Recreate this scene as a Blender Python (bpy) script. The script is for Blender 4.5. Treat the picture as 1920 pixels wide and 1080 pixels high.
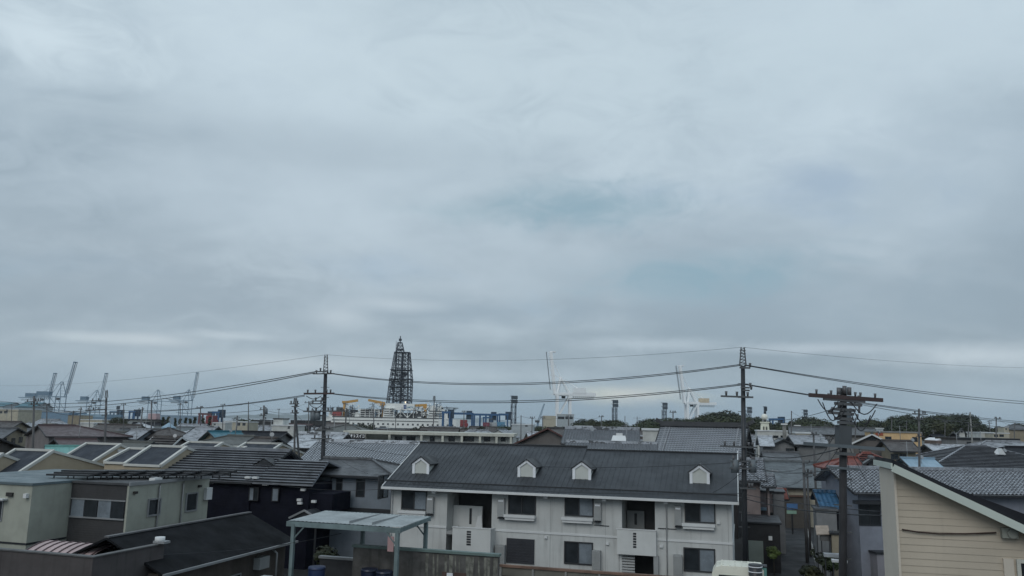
import bpy, math, random
from mathutils import Vector, Matrix, noise
random.seed(7)
R = math.radians
for o in list(bpy.data.objects): bpy.data.objects.remove(o)
SC = bpy.context.scene
COL = SC.collection

# ---------------- camera ----------------
F = 1500.0                       # focal length in photo pixels (1920 wide)
PITCH = math.atan(253.0 / F)
ROLL = 0.02
CZ = 10.0
_r0 = Vector((1, 0, 0))
_fw = Vector((0, math.cos(PITCH), math.sin(PITCH)))
_u0 = Vector((0, -math.sin(PITCH), math.cos(PITCH)))
CR = _r0 * math.cos(ROLL) + _u0 * math.sin(ROLL)
CU = -_r0 * math.sin(ROLL) + _u0 * math.cos(ROLL)
CAM = Vector((0, 0, CZ))
cd = bpy.data.cameras.new('camera'); co = bpy.data.objects.new('camera', cd); COL.objects.link(co)
m = Matrix((CR, CU, -_fw)).transposed().to_4x4(); m.translation = CAM
co.matrix_world = m
cd.sensor_width = 36; cd.lens = 36 * F / 1920; cd.clip_start = 0.5; cd.clip_end = 60000
SC.camera = co

# ---------------- light ----------------
SC.view_settings.view_transform = 'Standard'; SC.view_settings.look = 'None'
SC.view_settings.gamma = 1; SC.view_settings.exposure = 0
SUN_EL, SUN_AZ = R(38), R(205)
w = bpy.data.worlds.new('World'); SC.world = w; w.use_nodes = True
nt = w.node_tree; nt.nodes.clear()
def N(tree, t, **k):
    n = tree.nodes.new(t)
    for a, b in k.items():
        if a in ('operation', 'blend_type', 'data_type', 'sky_type', 'sun_disc', 'sun_elevation', 'sun_rotation', 'noise_dimensions', 'feature', 'wave_type', 'bands_direction', 'wave_profile', 'interpolation_type', 'offset', 'squash', 'distance', 'use_clamp', 'clamp', 'air_density', 'dust_density'): setattr(n, a, b)
    return n
def L(tree, a, b): tree.links.new(a, b)
def math_(tree, op, a, b=None, c=None, clamp=False):
    n = tree.nodes.new('ShaderNodeMath'); n.operation = op; n.use_clamp = clamp
    for i, v in enumerate((a, b, c)):
        if v is None: continue
        if isinstance(v, (int, float)): n.inputs[i].default_value = v
        else: L(tree, v, n.inputs[i])
    return n.outputs[0]
def mixc(tree, f, a, b, mode='MIX'):
    n = tree.nodes.new('ShaderNodeMix'); n.data_type = 'RGBA'; n.blend_type = mode
    for i, v in ((0, f), (6, a), (7, b)):
        if isinstance(v, (int, float)): n.inputs[i].default_value = v
        elif isinstance(v, (tuple, list)): n.inputs[i].default_value = (*v[:3], 1)
        else: L(tree, v, n.inputs[i])
    return n.outputs[2]
def noise_(tree, vec, scale, detail=4, rough=.5, dist=0):
    n = tree.nodes.new('ShaderNodeTexNoise'); L(tree, vec, n.inputs['Vector'])
    n.inputs['Scale'].default_value = scale; n.inputs['Detail'].default_value = detail
    n.inputs['Roughness'].default_value = rough; n.inputs['Distortion'].default_value = dist
    return n.outputs[0]
def ramp(tree, f, lo, hi, a=0., b=1., smooth=True):
    n = tree.nodes.new('ShaderNodeMapRange'); n.interpolation_type = 'SMOOTHSTEP' if smooth else 'LINEAR'
    L(tree, f, n.inputs[0])
    for i, v in enumerate((lo, hi, a, b)): n.inputs[1 + i].default_value = v
    return n.outputs[0]
def mapping(tree, vec, loc=(0, 0, 0), sc=(1, 1, 1)):
    n = tree.nodes.new('ShaderNodeMapping'); L(tree, vec, n.inputs[0])
    n.inputs['Location'].default_value = loc; n.inputs['Scale'].default_value = sc
    return n.outputs[0]

tc = nt.nodes.new('ShaderNodeTexCoord'); sep = nt.nodes.new('ShaderNodeSeparateXYZ'); L(nt, tc.outputs['Generated'], sep.inputs[0])
zz = math_(nt, 'MAXIMUM', sep.outputs[2], 0.0)
den = math_(nt, 'ADD', zz, 0.42)
cx = math_(nt, 'DIVIDE', sep.outputs[0], den); cy = math_(nt, 'DIVIDE', sep.outputs[1], den)
comb = nt.nodes.new('ShaderNodeCombineXYZ'); L(nt, cx, comb.inputs[0]); L(nt, cy, comb.inputs[1])
v1 = mapping(nt, comb.outputs[0], (3.1, 1.7, 0), (1, 1, 1))
n1 = noise_(nt, v1, 1.3, 4, .5, .3)
n2 = noise_(nt, mapping(nt, comb.outputs[0], (8.3, 5.1, 2.0), (.8, 1.1, 1)), 2.6, 7, .5, .35)
n3 = noise_(nt, mapping(nt, comb.outputs[0], (1.3, 9.1, 4.0), (.7, 1.3, 1)), 6.5, 6, .5, .2)
lum = math_(nt, 'ADD', math_(nt, 'ADD', math_(nt, 'MULTIPLY', n1, .5), math_(nt, 'MULTIPLY', n2, .33)), math_(nt, 'MULTIPLY', n3, .17))
fl = ramp(nt, lum, .38, .62, 0, 1)
cloud = mixc(nt, fl, (.315, .40, .47), (.51, .61, .685))
# cloud masses and openings that stand at given bearings in the sky: (x, y, z) directions
shn = noise_(nt, mapping(nt, tc.outputs['Generated'], (2.3, 4.1, 0), (5, 5, 11)), 1.9, 7, .62, 1.2)
shn2 = noise_(nt, mapping(nt, tc.outputs['Generated'], (7.7, 1.9, 3.3), (6, 5, 13)), 2.3, 7, .62, 1.2)
def patch(px, py, wx, wy, col, amt, seed, wob=.55):
    global cloud
    d = (_r0 * (px - 960) + _u0 * (540 - py) + _fw * F).normalized()
    vs = nt.nodes.new('ShaderNodeVectorMath'); vs.operation = 'SUBTRACT'; L(nt, tc.outputs['Generated'], vs.inputs[0]); vs.inputs[1].default_value = d
    mp = mapping(nt, vs.outputs[0], (0, 0, 0), (1500 / wx, 1500 / wx * .6, 1500 / wy))
    ln_ = nt.nodes.new('ShaderNodeVectorMath'); ln_.operation = 'LENGTH'; L(nt, mp, ln_.inputs[0])
    nn = shn if int(seed) % 2 else shn2
    r = math_(nt, 'ADD', ln_.outputs['Value'], math_(nt, 'MULTIPLY', math_(nt, 'SUBTRACT', nn, .5), wob * 3.2))
    cloud = mixc(nt, math_(nt, 'MULTIPLY', ramp(nt, r, -.1, 1.45, 1, 0), min(1, amt * 1.25)), cloud, col)
top = ramp(nt, sep.outputs[2], .05, .5, .86, 1.10)
upz = ramp(nt, sep.outputs[2], .5, 1.0, 1.0, 1.25)
cloud = mixc(nt, 1.0, cloud, top, 'MULTIPLY'); cloud = mixc(nt, 1.0, cloud, upz, 'MULTIPLY')
patch(900, 120, 800, 230, (.56, .67, .735), .65, 1.3); patch(1650, 60, 500, 120, (.52, .63, .70), .6, 2.2); patch(70, 90, 130, 60, (.60, .71, .78), .75, 3.1)
patch(300, 560, 520, 110, (.30, .375, .44), .65, 4.7); patch(560, 290, 420, 60, (.37, .455, .525), .5, 5.5); patch(1750, 330, 420, 130, (.36, .455, .535), .45, 6.1)
patch(1500, 560, 480, 90, (.30, .385, .455), .6, 7.4); patch(330, 370, 330, 70, (.47, .565, .64), .5, 8.8); patch(1000, 500, 420, 70, (.44, .53, .60), .5, 9.6)
patch(1080, 385, 190, 46, (.255, .385, .465), .68, 10.3, .55); patch(1330, 510, 230, 50, (.25, .38, .46), .70, 11.9, .55); patch(880, 400, 120, 30, (.30, .42, .49), .4, 12.2, .7); patch(950, 585, 300, 26, (.29, .375, .45), .5, 13.1)
low = ramp(nt, sep.outputs[2], .0, .085, 1, 0)
cloud = mixc(nt, math_(nt, 'MULTIPLY', low, .85), cloud, (.235, .335, .425))
patch(740, 575, 110, 15, (.52, .60, .66), .5, 14.4, .35); patch(170, 648, 75, 10, (.56, .64, .69), .5, 15.8, .35); patch(290, 650, 70, 12, (.56, .63, .68), .55, 16.8, .35); patch(440, 640, 80, 8, (.50, .58, .64), .6, 17.9, .7); patch(560, 690, 190, 18, (.47, .545, .60), .7, 16.1, .5)
patch(1540, 642, 170, 11, (.50, .58, .65), .5, 17.7, .35); patch(1840, 650, 150, 22, (.55, .63, .69), .6, 18.6, .35); patch(1170, 735, 110, 18, (.54, .58, .58), .8, 19.5, .4); patch(640, 600, 60, 22, (.50, .58, .64), .6, 20.3, .5); patch(800, 705, 330, 22, (.44, .53, .60), .6, 21.2, .5); patch(1230, 640, 160, 14, (.48, .57, .64), .5, 22.4, .5)
sky = nt.nodes.new('ShaderNodeTexSky'); sky.sky_type = 'NISHITA'; sky.sun_disc = False
sky.sun_elevation = SUN_EL; sky.sun_rotation = SUN_AZ
b1 = nt.nodes.new('ShaderNodeBackground'); L(nt, sky.outputs[0], b1.inputs[0]); b1.inputs[1].default_value = 0.09
b2 = nt.nodes.new('ShaderNodeBackground'); L(nt, cloud, b2.inputs[0]); b2.inputs[1].default_value = 1.06
gap = ramp(nt, n2, .56, .74, .96, .62)
ms = nt.nodes.new('ShaderNodeMixShader'); L(nt, gap, ms.inputs[0]); L(nt, b1.outputs[0], ms.inputs[1]); L(nt, b2.outputs[0], ms.inputs[2])
wo = nt.nodes.new('ShaderNodeOutputWorld'); L(nt, ms.outputs[0], wo.inputs[0])
sd = bpy.data.lights.new('sun', 'SUN'); sd.energy = 0.8; sd.angle = R(35); sd.color = (1, .96, .9)
so = bpy.data.objects.new('sun', sd); COL.objects.link(so)
# sun behind and above the camera's left shoulder, veiled by cloud
az = SUN_AZ
sdir = Vector((math.sin(az) * math.cos(SUN_EL), math.cos(az) * math.cos(SUN_EL), math.sin(SUN_EL)))
so.rotation_euler = sdir.to_track_quat('Z', 'Y').to_euler(); so.location = (0, 0, 300)
SC.cycles.max_bounces = 6; SC.cycles.volume_bounces = 2; SC.cycles.diffuse_bounces = 3
SC.cycles.use_denoising = True

# ---------------- pixel <-> world helpers (measuring only) ----------------
def ray(px, py): return (CR * (px - 960) + CU * (540 - py) + _fw * F)
def P(px, py, D): d = ray(px, py); return CAM + d * (D / d.y)
def proj(p):
    q = Vector(p) - CAM; z = q.dot(_fw)
    return 960 + F * q.dot(CR) / z, 540 - F * q.dot(CU) / z
def G(px, D, z=0.0):
    a = proj((-10, D, z))[0]; b = proj((10, D, z))[0]
    return Vector((-10 + 20 * (px - a) / (b - a), D, z))
def G0(px, D, z): p = G(px, D, z); p.z = 0; return p
def Hz(py, px, D): return P(px, py, D).z

# ---------------- materials ----------------
_M = {}
def mat(name, col, rough=.8, var=.18, kind='plain', scale=1.0, metal=0, spec=.5, p1=None, streak=.0, emit=0):
    key = (name,)
    if key in _M: return _M[key]
    m = bpy.data.materials.new(name); m.use_nodes = True; t = m.node_tree
    b = t.nodes['Principled BSDF']; b.inputs['Roughness'].default_value = rough; b.inputs['Metallic'].default_value = metal
    b.inputs['Specular IOR Level'].default_value = spec
    tcn = t.nodes.new('ShaderNodeTexCoord'); ob = tcn.outputs['Object']; uv = tcn.outputs['UV']
    oi = t.nodes.new('ShaderNodeObjectInfo')
    off = t.nodes.new('ShaderNodeVectorMath'); off.operation = 'ADD'; L(t, ob, off.inputs[0])
    cm = t.nodes.new('ShaderNodeCombineXYZ'); L(t, math_(t, 'MULTIPLY', oi.outputs['Random'], 50), cm.inputs[0]); L(t, cm.outputs[0], off.inputs[1])
    ob = off.outputs[0]
    c0 = tuple(max(0, x * (1 - var)) for x in col); c1 = tuple(x * (1 + var) for x in col)
    nz = noise_(t, ob, .9 * scale, 5, .6)
    c = mixc(t, ramp(t, nz, .3, .7), c0, c1)
    hgt = None; bs = .3; bd = .02
    if streak:
        s = noise_(t, mapping(t, ob, (0, 0, 0), (3.5, 3.5, .22)), 1.0, 4, .6)
        c = mixc(t, math_(t, 'MULTIPLY', ramp(t, s, .5, .75), streak), c, tuple(x * .45 for x in col))
    if kind == 'tile' or kind == 'slate':
        bt = t.nodes.new('ShaderNodeTexBrick'); L(t, uv, bt.inputs['Vector'])
        bt.inputs['Scale'].default_value = 1; bt.inputs['Brick Width'].default_value = .3 if kind == 'tile' else .6
        bt.inputs['Row Height'].default_value = .26; bt.inputs['Mortar Size'].default_value = .012
        bt.inputs['Mortar Smooth'].default_value = .3
        bt.inputs['Color1'].default_value = (*[x * .78 for x in col], 1); bt.inputs['Color2'].default_value = (*[x * 1.25 for x in col], 1)
        bt.inputs['Mortar'].default_value = (*[x * .8 for x in col], 1)
        c = mixc(t, .65, c, bt.outputs['Color'])
        pt = p1 if p1 is not None else .35
        sp = noise_(t, mapping(t, uv, (0, 0, 0), (.7, 1.3, 1)), 1.25 * scale, 3, .75)
        c = mixc(t, math_(t, 'MULTIPLY', ramp(t, sp, .54, .57), pt * 2 if pt < .5 else 1), c, tuple(x * .22 for x in col))
        sp2 = noise_(t, mapping(t, uv, (5, 3, 0), (.5, 2.2, 1)), .6, 5, .65)
        c = mixc(t, math_(t, 'MULTIPLY', ramp(t, sp2, .5, .7), .5), c, tuple(min(1, x * 1.5) for x in col))
        su = t.nodes.new('ShaderNodeSeparateXYZ'); L(t, uv, su.inputs[0])
        saw = math_(t, 'SUBTRACT', 1.0, math_(t, 'FRACT', math_(t, 'DIVIDE', su.outputs[1], .26)))
        if kind == 'tile':
            wv = math_(t, 'MULTIPLY', math_(t, 'SINE', math_(t, 'MULTIPLY', su.outputs[0], 2 * math.pi / .3)), .5)
            hgt = math_(t, 'ADD', saw, wv)
        else: hgt = saw
        bs = .8; bd = .04
    elif kind == 'seam':
        su = t.nodes.new('ShaderNodeSeparateXYZ'); L(t, uv, su.inputs[0])
        f = math_(t, 'PINGPONG', math_(t, 'DIVIDE', su.outputs[0], p1 or .42), 1.0)
        hgt = ramp(t, f, .82, .95); bs = .9; bd = .03
        pan = t.nodes.new('ShaderNodeTexWhiteNoise'); pan.noise_dimensions = '1D'
        L(t, math_(t, 'FLOOR', math_(t, 'DIVIDE', su.outputs[0], (p1 or .42) * 2)), pan.inputs['W'])
        c = mixc(t, math_(t, 'MULTIPLY', pan.outputs[0], .35), c, tuple(x * 1.5 for x in col))
    elif kind == 'siding':
        su = t.nodes.new('ShaderNodeSeparateXYZ'); L(t, tcn.outputs['Object'], su.inputs[0])
        hgt = math_(t, 'FRACT', math_(t, 'DIVIDE', su.outputs[2], p1 or .18)); bs = .5; bd = .012
    elif kind == 'corr':
        su = t.nodes.new('ShaderNodeSeparateXYZ'); L(t, uv, su.inputs[0])
        hgt = math_(t, 'SINE', math_(t, 'MULTIPLY', su.outputs[0], 2 * math.pi / (p1 or .12))); bs = .7; bd = .02
    elif kind == 'leaf':
        nn = noise_(t, tcn.outputs['Object'], .45, 4, .6)
        c = mixc(t, ramp(t, nn, .35, .65), tuple(x * .55 for x in col), (col[0] * 1.7, col[1] * 1.55, col[2] * 1.2))
        rr = math_(t, 'MULTIPLY', oi.outputs['Random'], .9)
        c = mixc(t, rr, c, (col[0] * 1.6, col[1] * 1.05, col[2] * .7))
    else:
        hgt = noise_(t, ob, 22 * scale, 3, .6); bs = .15; bd = .01
    L(t, c, b.inputs['Base Color'])
    if hgt is not None:
        bp = t.nodes.new('ShaderNodeBump'); bp.inputs['Strength'].default_value = bs; bp.inputs['Distance'].default_value = bd
        L(t, hgt, bp.inputs['Height']); L(t, bp.outputs[0], b.inputs['Normal'])
    if kind not in ('leaf',):
        rn = noise_(t, ob, 1.3 * scale, 4, .6)
        rv = ramp(t, rn, .3, .7, max(.05, rough - .12), min(1, rough + .12)); L(t, rv, b.inputs['Roughness'])
    if emit:
        b.inputs['Emission Color'].default_value = (*col, 1); b.inputs['Emission Strength'].default_value = emit
    _M[key] = m
    return m

# ---------------- mesh builder ----------------
class MB:
    def __init__(s, T=None): s.v = []; s.f = []; s.uv = []; s.mi = []; s.T = T; s.sm = []
    def V(s, p):
        s.v.append(s.T(p) if s.T else tuple(p)); return len(s.v) - 1
    def face(s, pts, uv=None, m=0, sm=False):
        i = [s.V(p) for p in pts]; s.f.append(i); s.mi.append(m); s.sm.append(sm)
        s.uv.append(uv or [(0, 0)] * len(i))
    def box(s, x0, x1, y0, y1, z0, z1, m=0):
        if x0 > x1: x0, x1 = x1, x0
        if y0 > y1: y0, y1 = y1, y0
        if z0 > z1: z0, z1 = z1, z0
        c = [(x0, y0, z0), (x1, y0, z0), (x1, y1, z0), (x0, y1, z0), (x0, y0, z1), (x1, y0, z1), (x1, y1, z1), (x0, y1, z1)]
        i = [s.V(p) for p in c]
        for a, q in (((3, 2, 1, 0), 'z'), ((4, 5, 6, 7), 'z'), ((0, 1, 5, 4), 'y'), ((2, 3, 7, 6), 'y'), ((1, 2, 6, 5), 'x'), ((3, 0, 4, 7), 'x')):
            s.f.append([i[k] for k in a]); s.mi.append(m); s.sm.append(False)
            s.uv.append([((c[k][0], c[k][1]) if q == 'z' else (c[k][0], c[k][2]) if q == 'y' else (c[k][1], c[k][2])) for k in a])
        return s
    def bar(s, p, q, w=.1, h=None, m=0):
        """a square bar from p to q"""
        p = Vector(p); q = Vector(q); h = h or w; d = (q - p)
        if d.length < 1e-6: return s
        d.normalize(); a = Vector((0, 0, 1)) if abs(d.z) < .95 else Vector((1, 0, 0))
        x = d.cross(a).normalized(); y = x.cross(d).normalized()
        c = [e + x * (sx * w / 2) + y * (sy * h / 2) for e in (p, q) for sx, sy in ((-1, -1), (1, -1), (1, 1), (-1, 1))]
        i = [s.V(k) for k in c]
        for a in ((3, 2, 1, 0), (4, 5, 6, 7), (0, 1, 5, 4), (1, 2, 6, 5), (2, 3, 7, 6), (3, 0, 4, 7)):
            s.f.append([i[k] for k in a]); s.mi.append(m); s.sm.append(False); s.uv.append([(0, 0)] * 4)
        return s
    def tube(s, pts, r, n=6, m=0, r2=None):
        pts = [Vector(p) for p in pts]; rings = []
        for k, p in enumerate(pts):
            d = (pts[min(k + 1, len(pts) - 1)] - pts[max(k - 1, 0)])
            d.normalize(); a = Vector((0, 0, 1)) if abs(d.z) < .95 else Vector((1, 0, 0))
            x = d.cross(a).normalized(); y = x.cross(d).normalized()
            rr = r if r2 is None else r + (r2 - r) * k / (len(pts) - 1)
            rings.append([s.V(p + x * rr * math.cos(2 * math.pi * j / n) + y * rr * math.sin(2 * math.pi * j / n)) for j in range(n)])
        for k in range(len(rings) - 1):
            for j in range(n):
                s.f.append([rings[k][j], rings[k][(j + 1) % n], rings[k + 1][(j + 1) % n], rings[k + 1][j]]); s.mi.append(m); s.sm.append(True); s.uv.append([(0, 0)] * 4)
        for rg, rev in ((rings[0], True), (rings[-1], False)):
            s.f.append(rg[::-1] if rev else rg[:]); s.mi.append(m); s.sm.append(False); s.uv.append([(0, 0)] * n)
        return s
    def sphere(s, c, r, nu=14, nv=9, m=0, sz=1.0, z0=-1.0):
        c = Vector(c); rows = []
        for a in range(nv + 1):
            th = math.pi * a / nv
            z = max(z0, math.cos(th)); rr = math.sin(th) if z > z0 else math.sin(th)
            rows.append([s.V(c + Vector((r * rr * math.cos(2 * math.pi * b / nu), r * rr * math.sin(2 * math.pi * b / nu), r * sz * z))) for b in range(nu)])
        for a in range(nv):
            for b in range(nu):
                s.f.append([rows[a][b], rows[a + 1][b], rows[a + 1][(b + 1) % nu], rows[a][(b + 1) % nu]]); s.mi.append(m); s.sm.append(True); s.uv.append([(0, 0)] * 4)
        return s
    def build(s, name, mats, parent=None):
        me = bpy.data.meshes.new(name); me.from_pydata([tuple(p) for p in s.v], [], s.f)
        for mm in (mats if isinstance(mats, (list, tuple)) else [mats]): me.materials.append(mm)
        uvl = me.uv_layers.new(name='UVMap'); k = 0; arr = []
        for u in s.uv:
            for q in u: arr.extend(q)
        uvl.data.foreach_set('uv', arr)
        me.polygons.foreach_set('material_index', s.mi); me.polygons.foreach_set('use_smooth', s.sm)
        me.update()
        o = bpy.data.objects.new(name, me); COL.objects.link(o)
        if parent is not None: o.parent = parent
        return o

def tag(o, label=None, cat=None, group=None, kind=None):
    if label: o['label'] = label
    if cat: o['category'] = cat
    if group: o['group'] = group
    if kind: o['kind'] = kind
    return o
def thing(name, label, cat, loc=(0, 0, 0), yaw=0., group=None):
    o = bpy.data.objects.new(name, None); COL.objects.link(o); o.location = loc; o.rotation_euler = (0, 0, R(yaw))
    return tag(o, label, cat, group)
def dup(root, loc, yaw, label, group=None, scale=None, cat=None):
    r = root.copy(); COL.objects.link(r); r.location = loc; r.rotation_euler = (0, 0, R(yaw)); r['label'] = label
    if group: r['group'] = group
    if cat: r['category'] = cat
    if scale: r.scale = scale
    for ch in list(root.children):
        c = ch.copy(); COL.objects.link(c); c.parent = r
        for g in list(ch.children):
            d = g.copy(); COL.objects.link(d); d.parent = c
    return r

# ---------------- common materials ----------------
GLASS = mat('window_glass', (.025, .03, .035), .12, .3)
CURT = mat('curtain_glass', (.19, .22, .25), .25, .2)
ALU = mat('aluminium', (.30, .31, .32), .4, .1, metal=.3)
BLACK = mat('black_metal', (.018, .02, .024), .5, .2)
WHITE = mat('white_paint', (.60, .62, .63), .6, .1, streak=.12)
DARKV = mat('dark_timber', (.03, .028, .027), .8, .2)
CONC = mat('concrete', (.22, .22, .21), .85, .2, streak=.3)
POLEC = mat('pole_concrete', (.095, .095, .098), .85, .2)
CABLE = mat('cable_rubber', (.022, .025, .03), .6, .1)
ROOFS = dict(
    slate=mat('slate_roof', (.082, .087, .095), .5, .2, 'slate'),
    pale=mat('pale_tile_roof', (.43, .455, .49), .45, .15, 'tile', p1=.5),
    grey=mat('grey_tile_roof', (.29, .31, .34), .45, .2, 'tile', p1=.5),
    patch=mat('patchy_slate_roof', (.27, .285, .31), .5, .2, 'slate', p1=.5),
    brown=mat('brown_slate_roof', (.075, .066, .063), .6, .2, 'slate'),
    maroon=mat('maroon_metal_roof', (.075, .048, .050), .5, .15, 'slate', p1=.05),
    teal=mat('faded_teal_metal_roof', (.135, .30, .28), .5, .15, 'seam'),
    blueteal=mat('blue_teal_metal_roof', (.03, .12, .16), .5, .15, 'seam'),
    olive=mat('olive_grey_slate_roof', (.10, .105, .10), .6, .15, 'slate', p1=.1),
    dark=mat('dark_slate_roof', (.022, .024, .030), .7, .2, 'slate', p1=.1, spec=.2),
    black=mat('black_metal_roof', (.012, .013, .015), .9, .3, 'plain', spec=.1),
    red=mat('red_tile_roof', (.19, .06, .048), .6, .25, 'tile', p1=.4),
    corr=mat('corrugated_grey_roof', (.115, .132, .142), .55, .2, 'slate', p1=.2),
    lblue=mat('pale_blue_metal_roof', (.22, .32, .40), .45, .1, 'seam'),
    rust=mat('rusty_red_metal_roof', (.20, .065, .05), .8, .3, 'seam', p1=.2),
    blue=mat('blue_tile_roof', (.045, .13, .24), .5, .3, 'tile', p1=.35),
    charcoal=mat('charcoal_seam_roof', (.044, .049, .056), .55, .22, 'plain', spec=.35, scale=.5, streak=.3),
    stripe=mat('stepped_slate_roof', (.17, .18, .20), .38, .25, 'plain'),
    kawara=mat('glazed_kawara_roof', (.23, .245, .27), .32, .38, 'plain', scale=4),
)
WALLS = dict(
    tan=mat('tan_siding', (.26, .225, .165), .8, .12, 'siding', streak=.15),
    white=mat('white_render', (.50, .51, .49), .8, .12, streak=.3),
    grey=mat('grey_render', (.19, .195, .20), .8, .15, streak=.3),
    pinkgrey=mat('pinkish_grey_siding', (.17, .155, .155), .8, .12, 'siding', streak=.15),
    bluegrey=mat('blue_grey_siding', (.18, .21, .245), .75, .1, 'siding', p1=.11, streak=.1),
    slateblue=mat('slate_blue_render', (.20, .215, .255), .8, .12, streak=.25),
    navy=mat('navy_siding', (.009, .010, .018), .8, .2, 'siding', spec=.12),
    brown=mat('brown_siding', (.075, .068, .06), .8, .15, 'siding', streak=.15),
    taupe=mat('taupe_siding', (.125, .115, .11), .8, .12, 'siding', streak=.15),
    cream=mat('cream_render', (.42, .39, .31), .8, .12, streak=.3),
    black=mat('black_siding', (.022, .022, .024), .8, .2, 'siding'),
    beige=mat('beige_grey_panel', (.34, .35, .30), .8, .10, streak=.18),
    orange=mat('apricot_render', (.62, .43, .23), .8, .1, streak=.2),
    pink=mat('faded_pink_render', (.20, .165, .16), .8, .15, streak=.4),
)

TSHADE = mat('tile_edge_shade', (.030, .032, .037), .6, .2)  # undercut shade between tile courses, painted as a dark colour on the risers
# ---------------- roofs and houses ----------------
def slope(mb, e0, e1, r0, r1, style='flat', m=0, row=.28, th=.12):
    """a roof slope: eave e0->e1, ridge r0->r1 (seen from outside, left to right)"""
    e0, e1, r0, r1 = map(Vector, (e0, e1, r0, r1))
    U = (e1 - e0).normalized(); nrm = (e1 - e0).cross(r0 - e0).normalized()
    if nrm.z < 0: nrm = -nrm
    up = nrm.cross(U); up = up if up.z > 0 else -up
    dn = Vector((0, 0, -th))
    uv = lambda p: ((p - e0).dot(U), (p - e0).dot(up))
    tri = (r1 - r0).length < .02
    top = [e0, e1, r1] if tri else [e0, e1, r1, r0]
    mb.face([p + dn for p in top][::-1], None, m)
    for a, b in zip(top, top[1:] + top[:1]): mb.face([a + dn, b + dn, b, a], None, m)
    if style == 'flat':
        mb.face(top, [uv(p) for p in top], m); return
    ln = ((r0 + r1) / 2 - (e0 + e1) / 2).length
    if style == 'seam':
        mb.face(top, [uv(p) for p in top], m)
        W = (e1 - e0).length; n = int(W / row)
        for k in range(n + 1):
            s = k * row + .02
            # clip against the side edges
            L0 = uv(r0)[0]; L1 = uv(r1)[0]; H = uv(r0)[1]
            t1 = 1.0
            if L0 > 0 and s < L0: t1 = s / L0
            if L1 < W and s > L1: t1 = (W - s) / (W - L1)
            t0 = 0.0
            if L0 < 0 or L1 > W: pass
            if t1 < .03: continue
            a = e0 + U * s; mb.bar(a + nrm * .004, a + up * (H * t1) + nrm * .004, .03, .024, m)
        return
    n = max(2, int(ln / row))
    for k in range(n):
        t0, t1 = k / n, (k + 1) / n
        a, b = e0.lerp(r0, t0), e1.lerp(r1, t0); c, d = e1.lerp(r1, t1), e0.lerp(r0, t1)
        if style == 'step':
            h = nrm * .12
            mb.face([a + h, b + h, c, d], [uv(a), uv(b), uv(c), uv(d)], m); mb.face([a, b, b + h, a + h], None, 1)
            mb.face([a, a + h, d], None, m); mb.face([b, c, b + h], None, m)
        else:
            tw = .27; W = (b - a).length; s0 = uv(a)[0]; js = 4
            ss = [s0]; q = math.floor(s0 / (tw / js)) + 1
            while q * tw / js < s0 + W: ss.append(q * tw / js); q += 1
            ss.append(s0 + W)
            lo = []; hi = []
            for s in ss:
                ph = (s / tw) % 1.0
                wv = .035 * math.sin(2 * math.pi * ph) + (.012 if ph < .5 else 0)
                f = (s - s0) / W if W else 0
                lo.append(a.lerp(b, f) + nrm * (.065 + wv)); hi.append(d.lerp(c, f) + nrm * (.02 + wv))
            for i in range(len(ss) - 1):
                mb.face([lo[i], lo[i + 1], hi[i + 1], hi[i]], None, m, True)
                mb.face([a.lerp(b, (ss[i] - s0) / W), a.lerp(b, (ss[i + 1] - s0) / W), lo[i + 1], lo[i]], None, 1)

def window(parent, T, a0, z0, a1, z1, frame=ALU, panes=2, curtain=None, fw=.06, name='window', depth=.05, glass=None):
    if a0 > a1: a0, a1 = a1, a0
    if z0 > z1: z0, z1 = z1, z0
    mb = MB(T)
    mb.box(a0 - fw, a1 + fw, -.04, depth, z0 - fw, z0); mb.box(a0 - fw, a1 + fw, -.04, depth, z1, z1 + fw)
    mb.box(a0 - fw, a0, -.04, depth - .003, z0, z1); mb.box(a1, a1 + fw, -.04, depth - .003, z0, z1)
    for k in range(1, panes):
        x = a0 + (a1 - a0) * k / panes; mb.box(x - .03, x + .03, -.035, depth - .006, z0, z1)
    fr = mb.build(name, frame, parent)
    for k in range(panes):
        x = a0 + (a1 - a0) * k / panes; x2 = a0 + (a1 - a0) * (k + 1) / panes
        p = MB(T); g = .03 if panes > 1 else 0
        p.box(x + (g if k else 0), x2 - (g if k < panes - 1 else 0), -.03, .012 + .004 * k, z0, z1)
        p.build('pane', (glass or GLASS) if not (curtain and k in curtain) else CURT, fr)
    return fr

def face_T(face, c):
    if face == 'f': return lambda p: (p[0], c - p[1], p[2])
    if face == 'b': return lambda p: (-p[0], c + p[1], p[2])
    if face == 'r': return lambda p: (c + p[1], p[0], p[2])
    return lambda p: (c - p[1], -p[0], p[2])
def hit(root_loc, yaw, face, c, px, py):
    """photo pixel -> (along, z) on a wall plane of the object, in the face_T convention"""
    cy, sy = math.cos(R(yaw)), math.sin(R(yaw))
    o = CAM - Vector((root_loc[0], root_loc[1], 0)); d = ray(px, py)
    ol = Vector((o.x * cy + o.y * sy, -o.x * sy + o.y * cy, o.z)); dl = Vector((d.x * cy + d.y * sy, -d.x * sy + d.y * cy, d.z))
    if face in 'fb': t = (c - ol.y) / dl.y; p = ol + dl * t; return (p.x if face == 'f' else -p.x), p.z
    t = (c - ol.x) / dl.x; p = ol + dl * t; return (p.y if face == 'r' else -p.y), p.z

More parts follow.
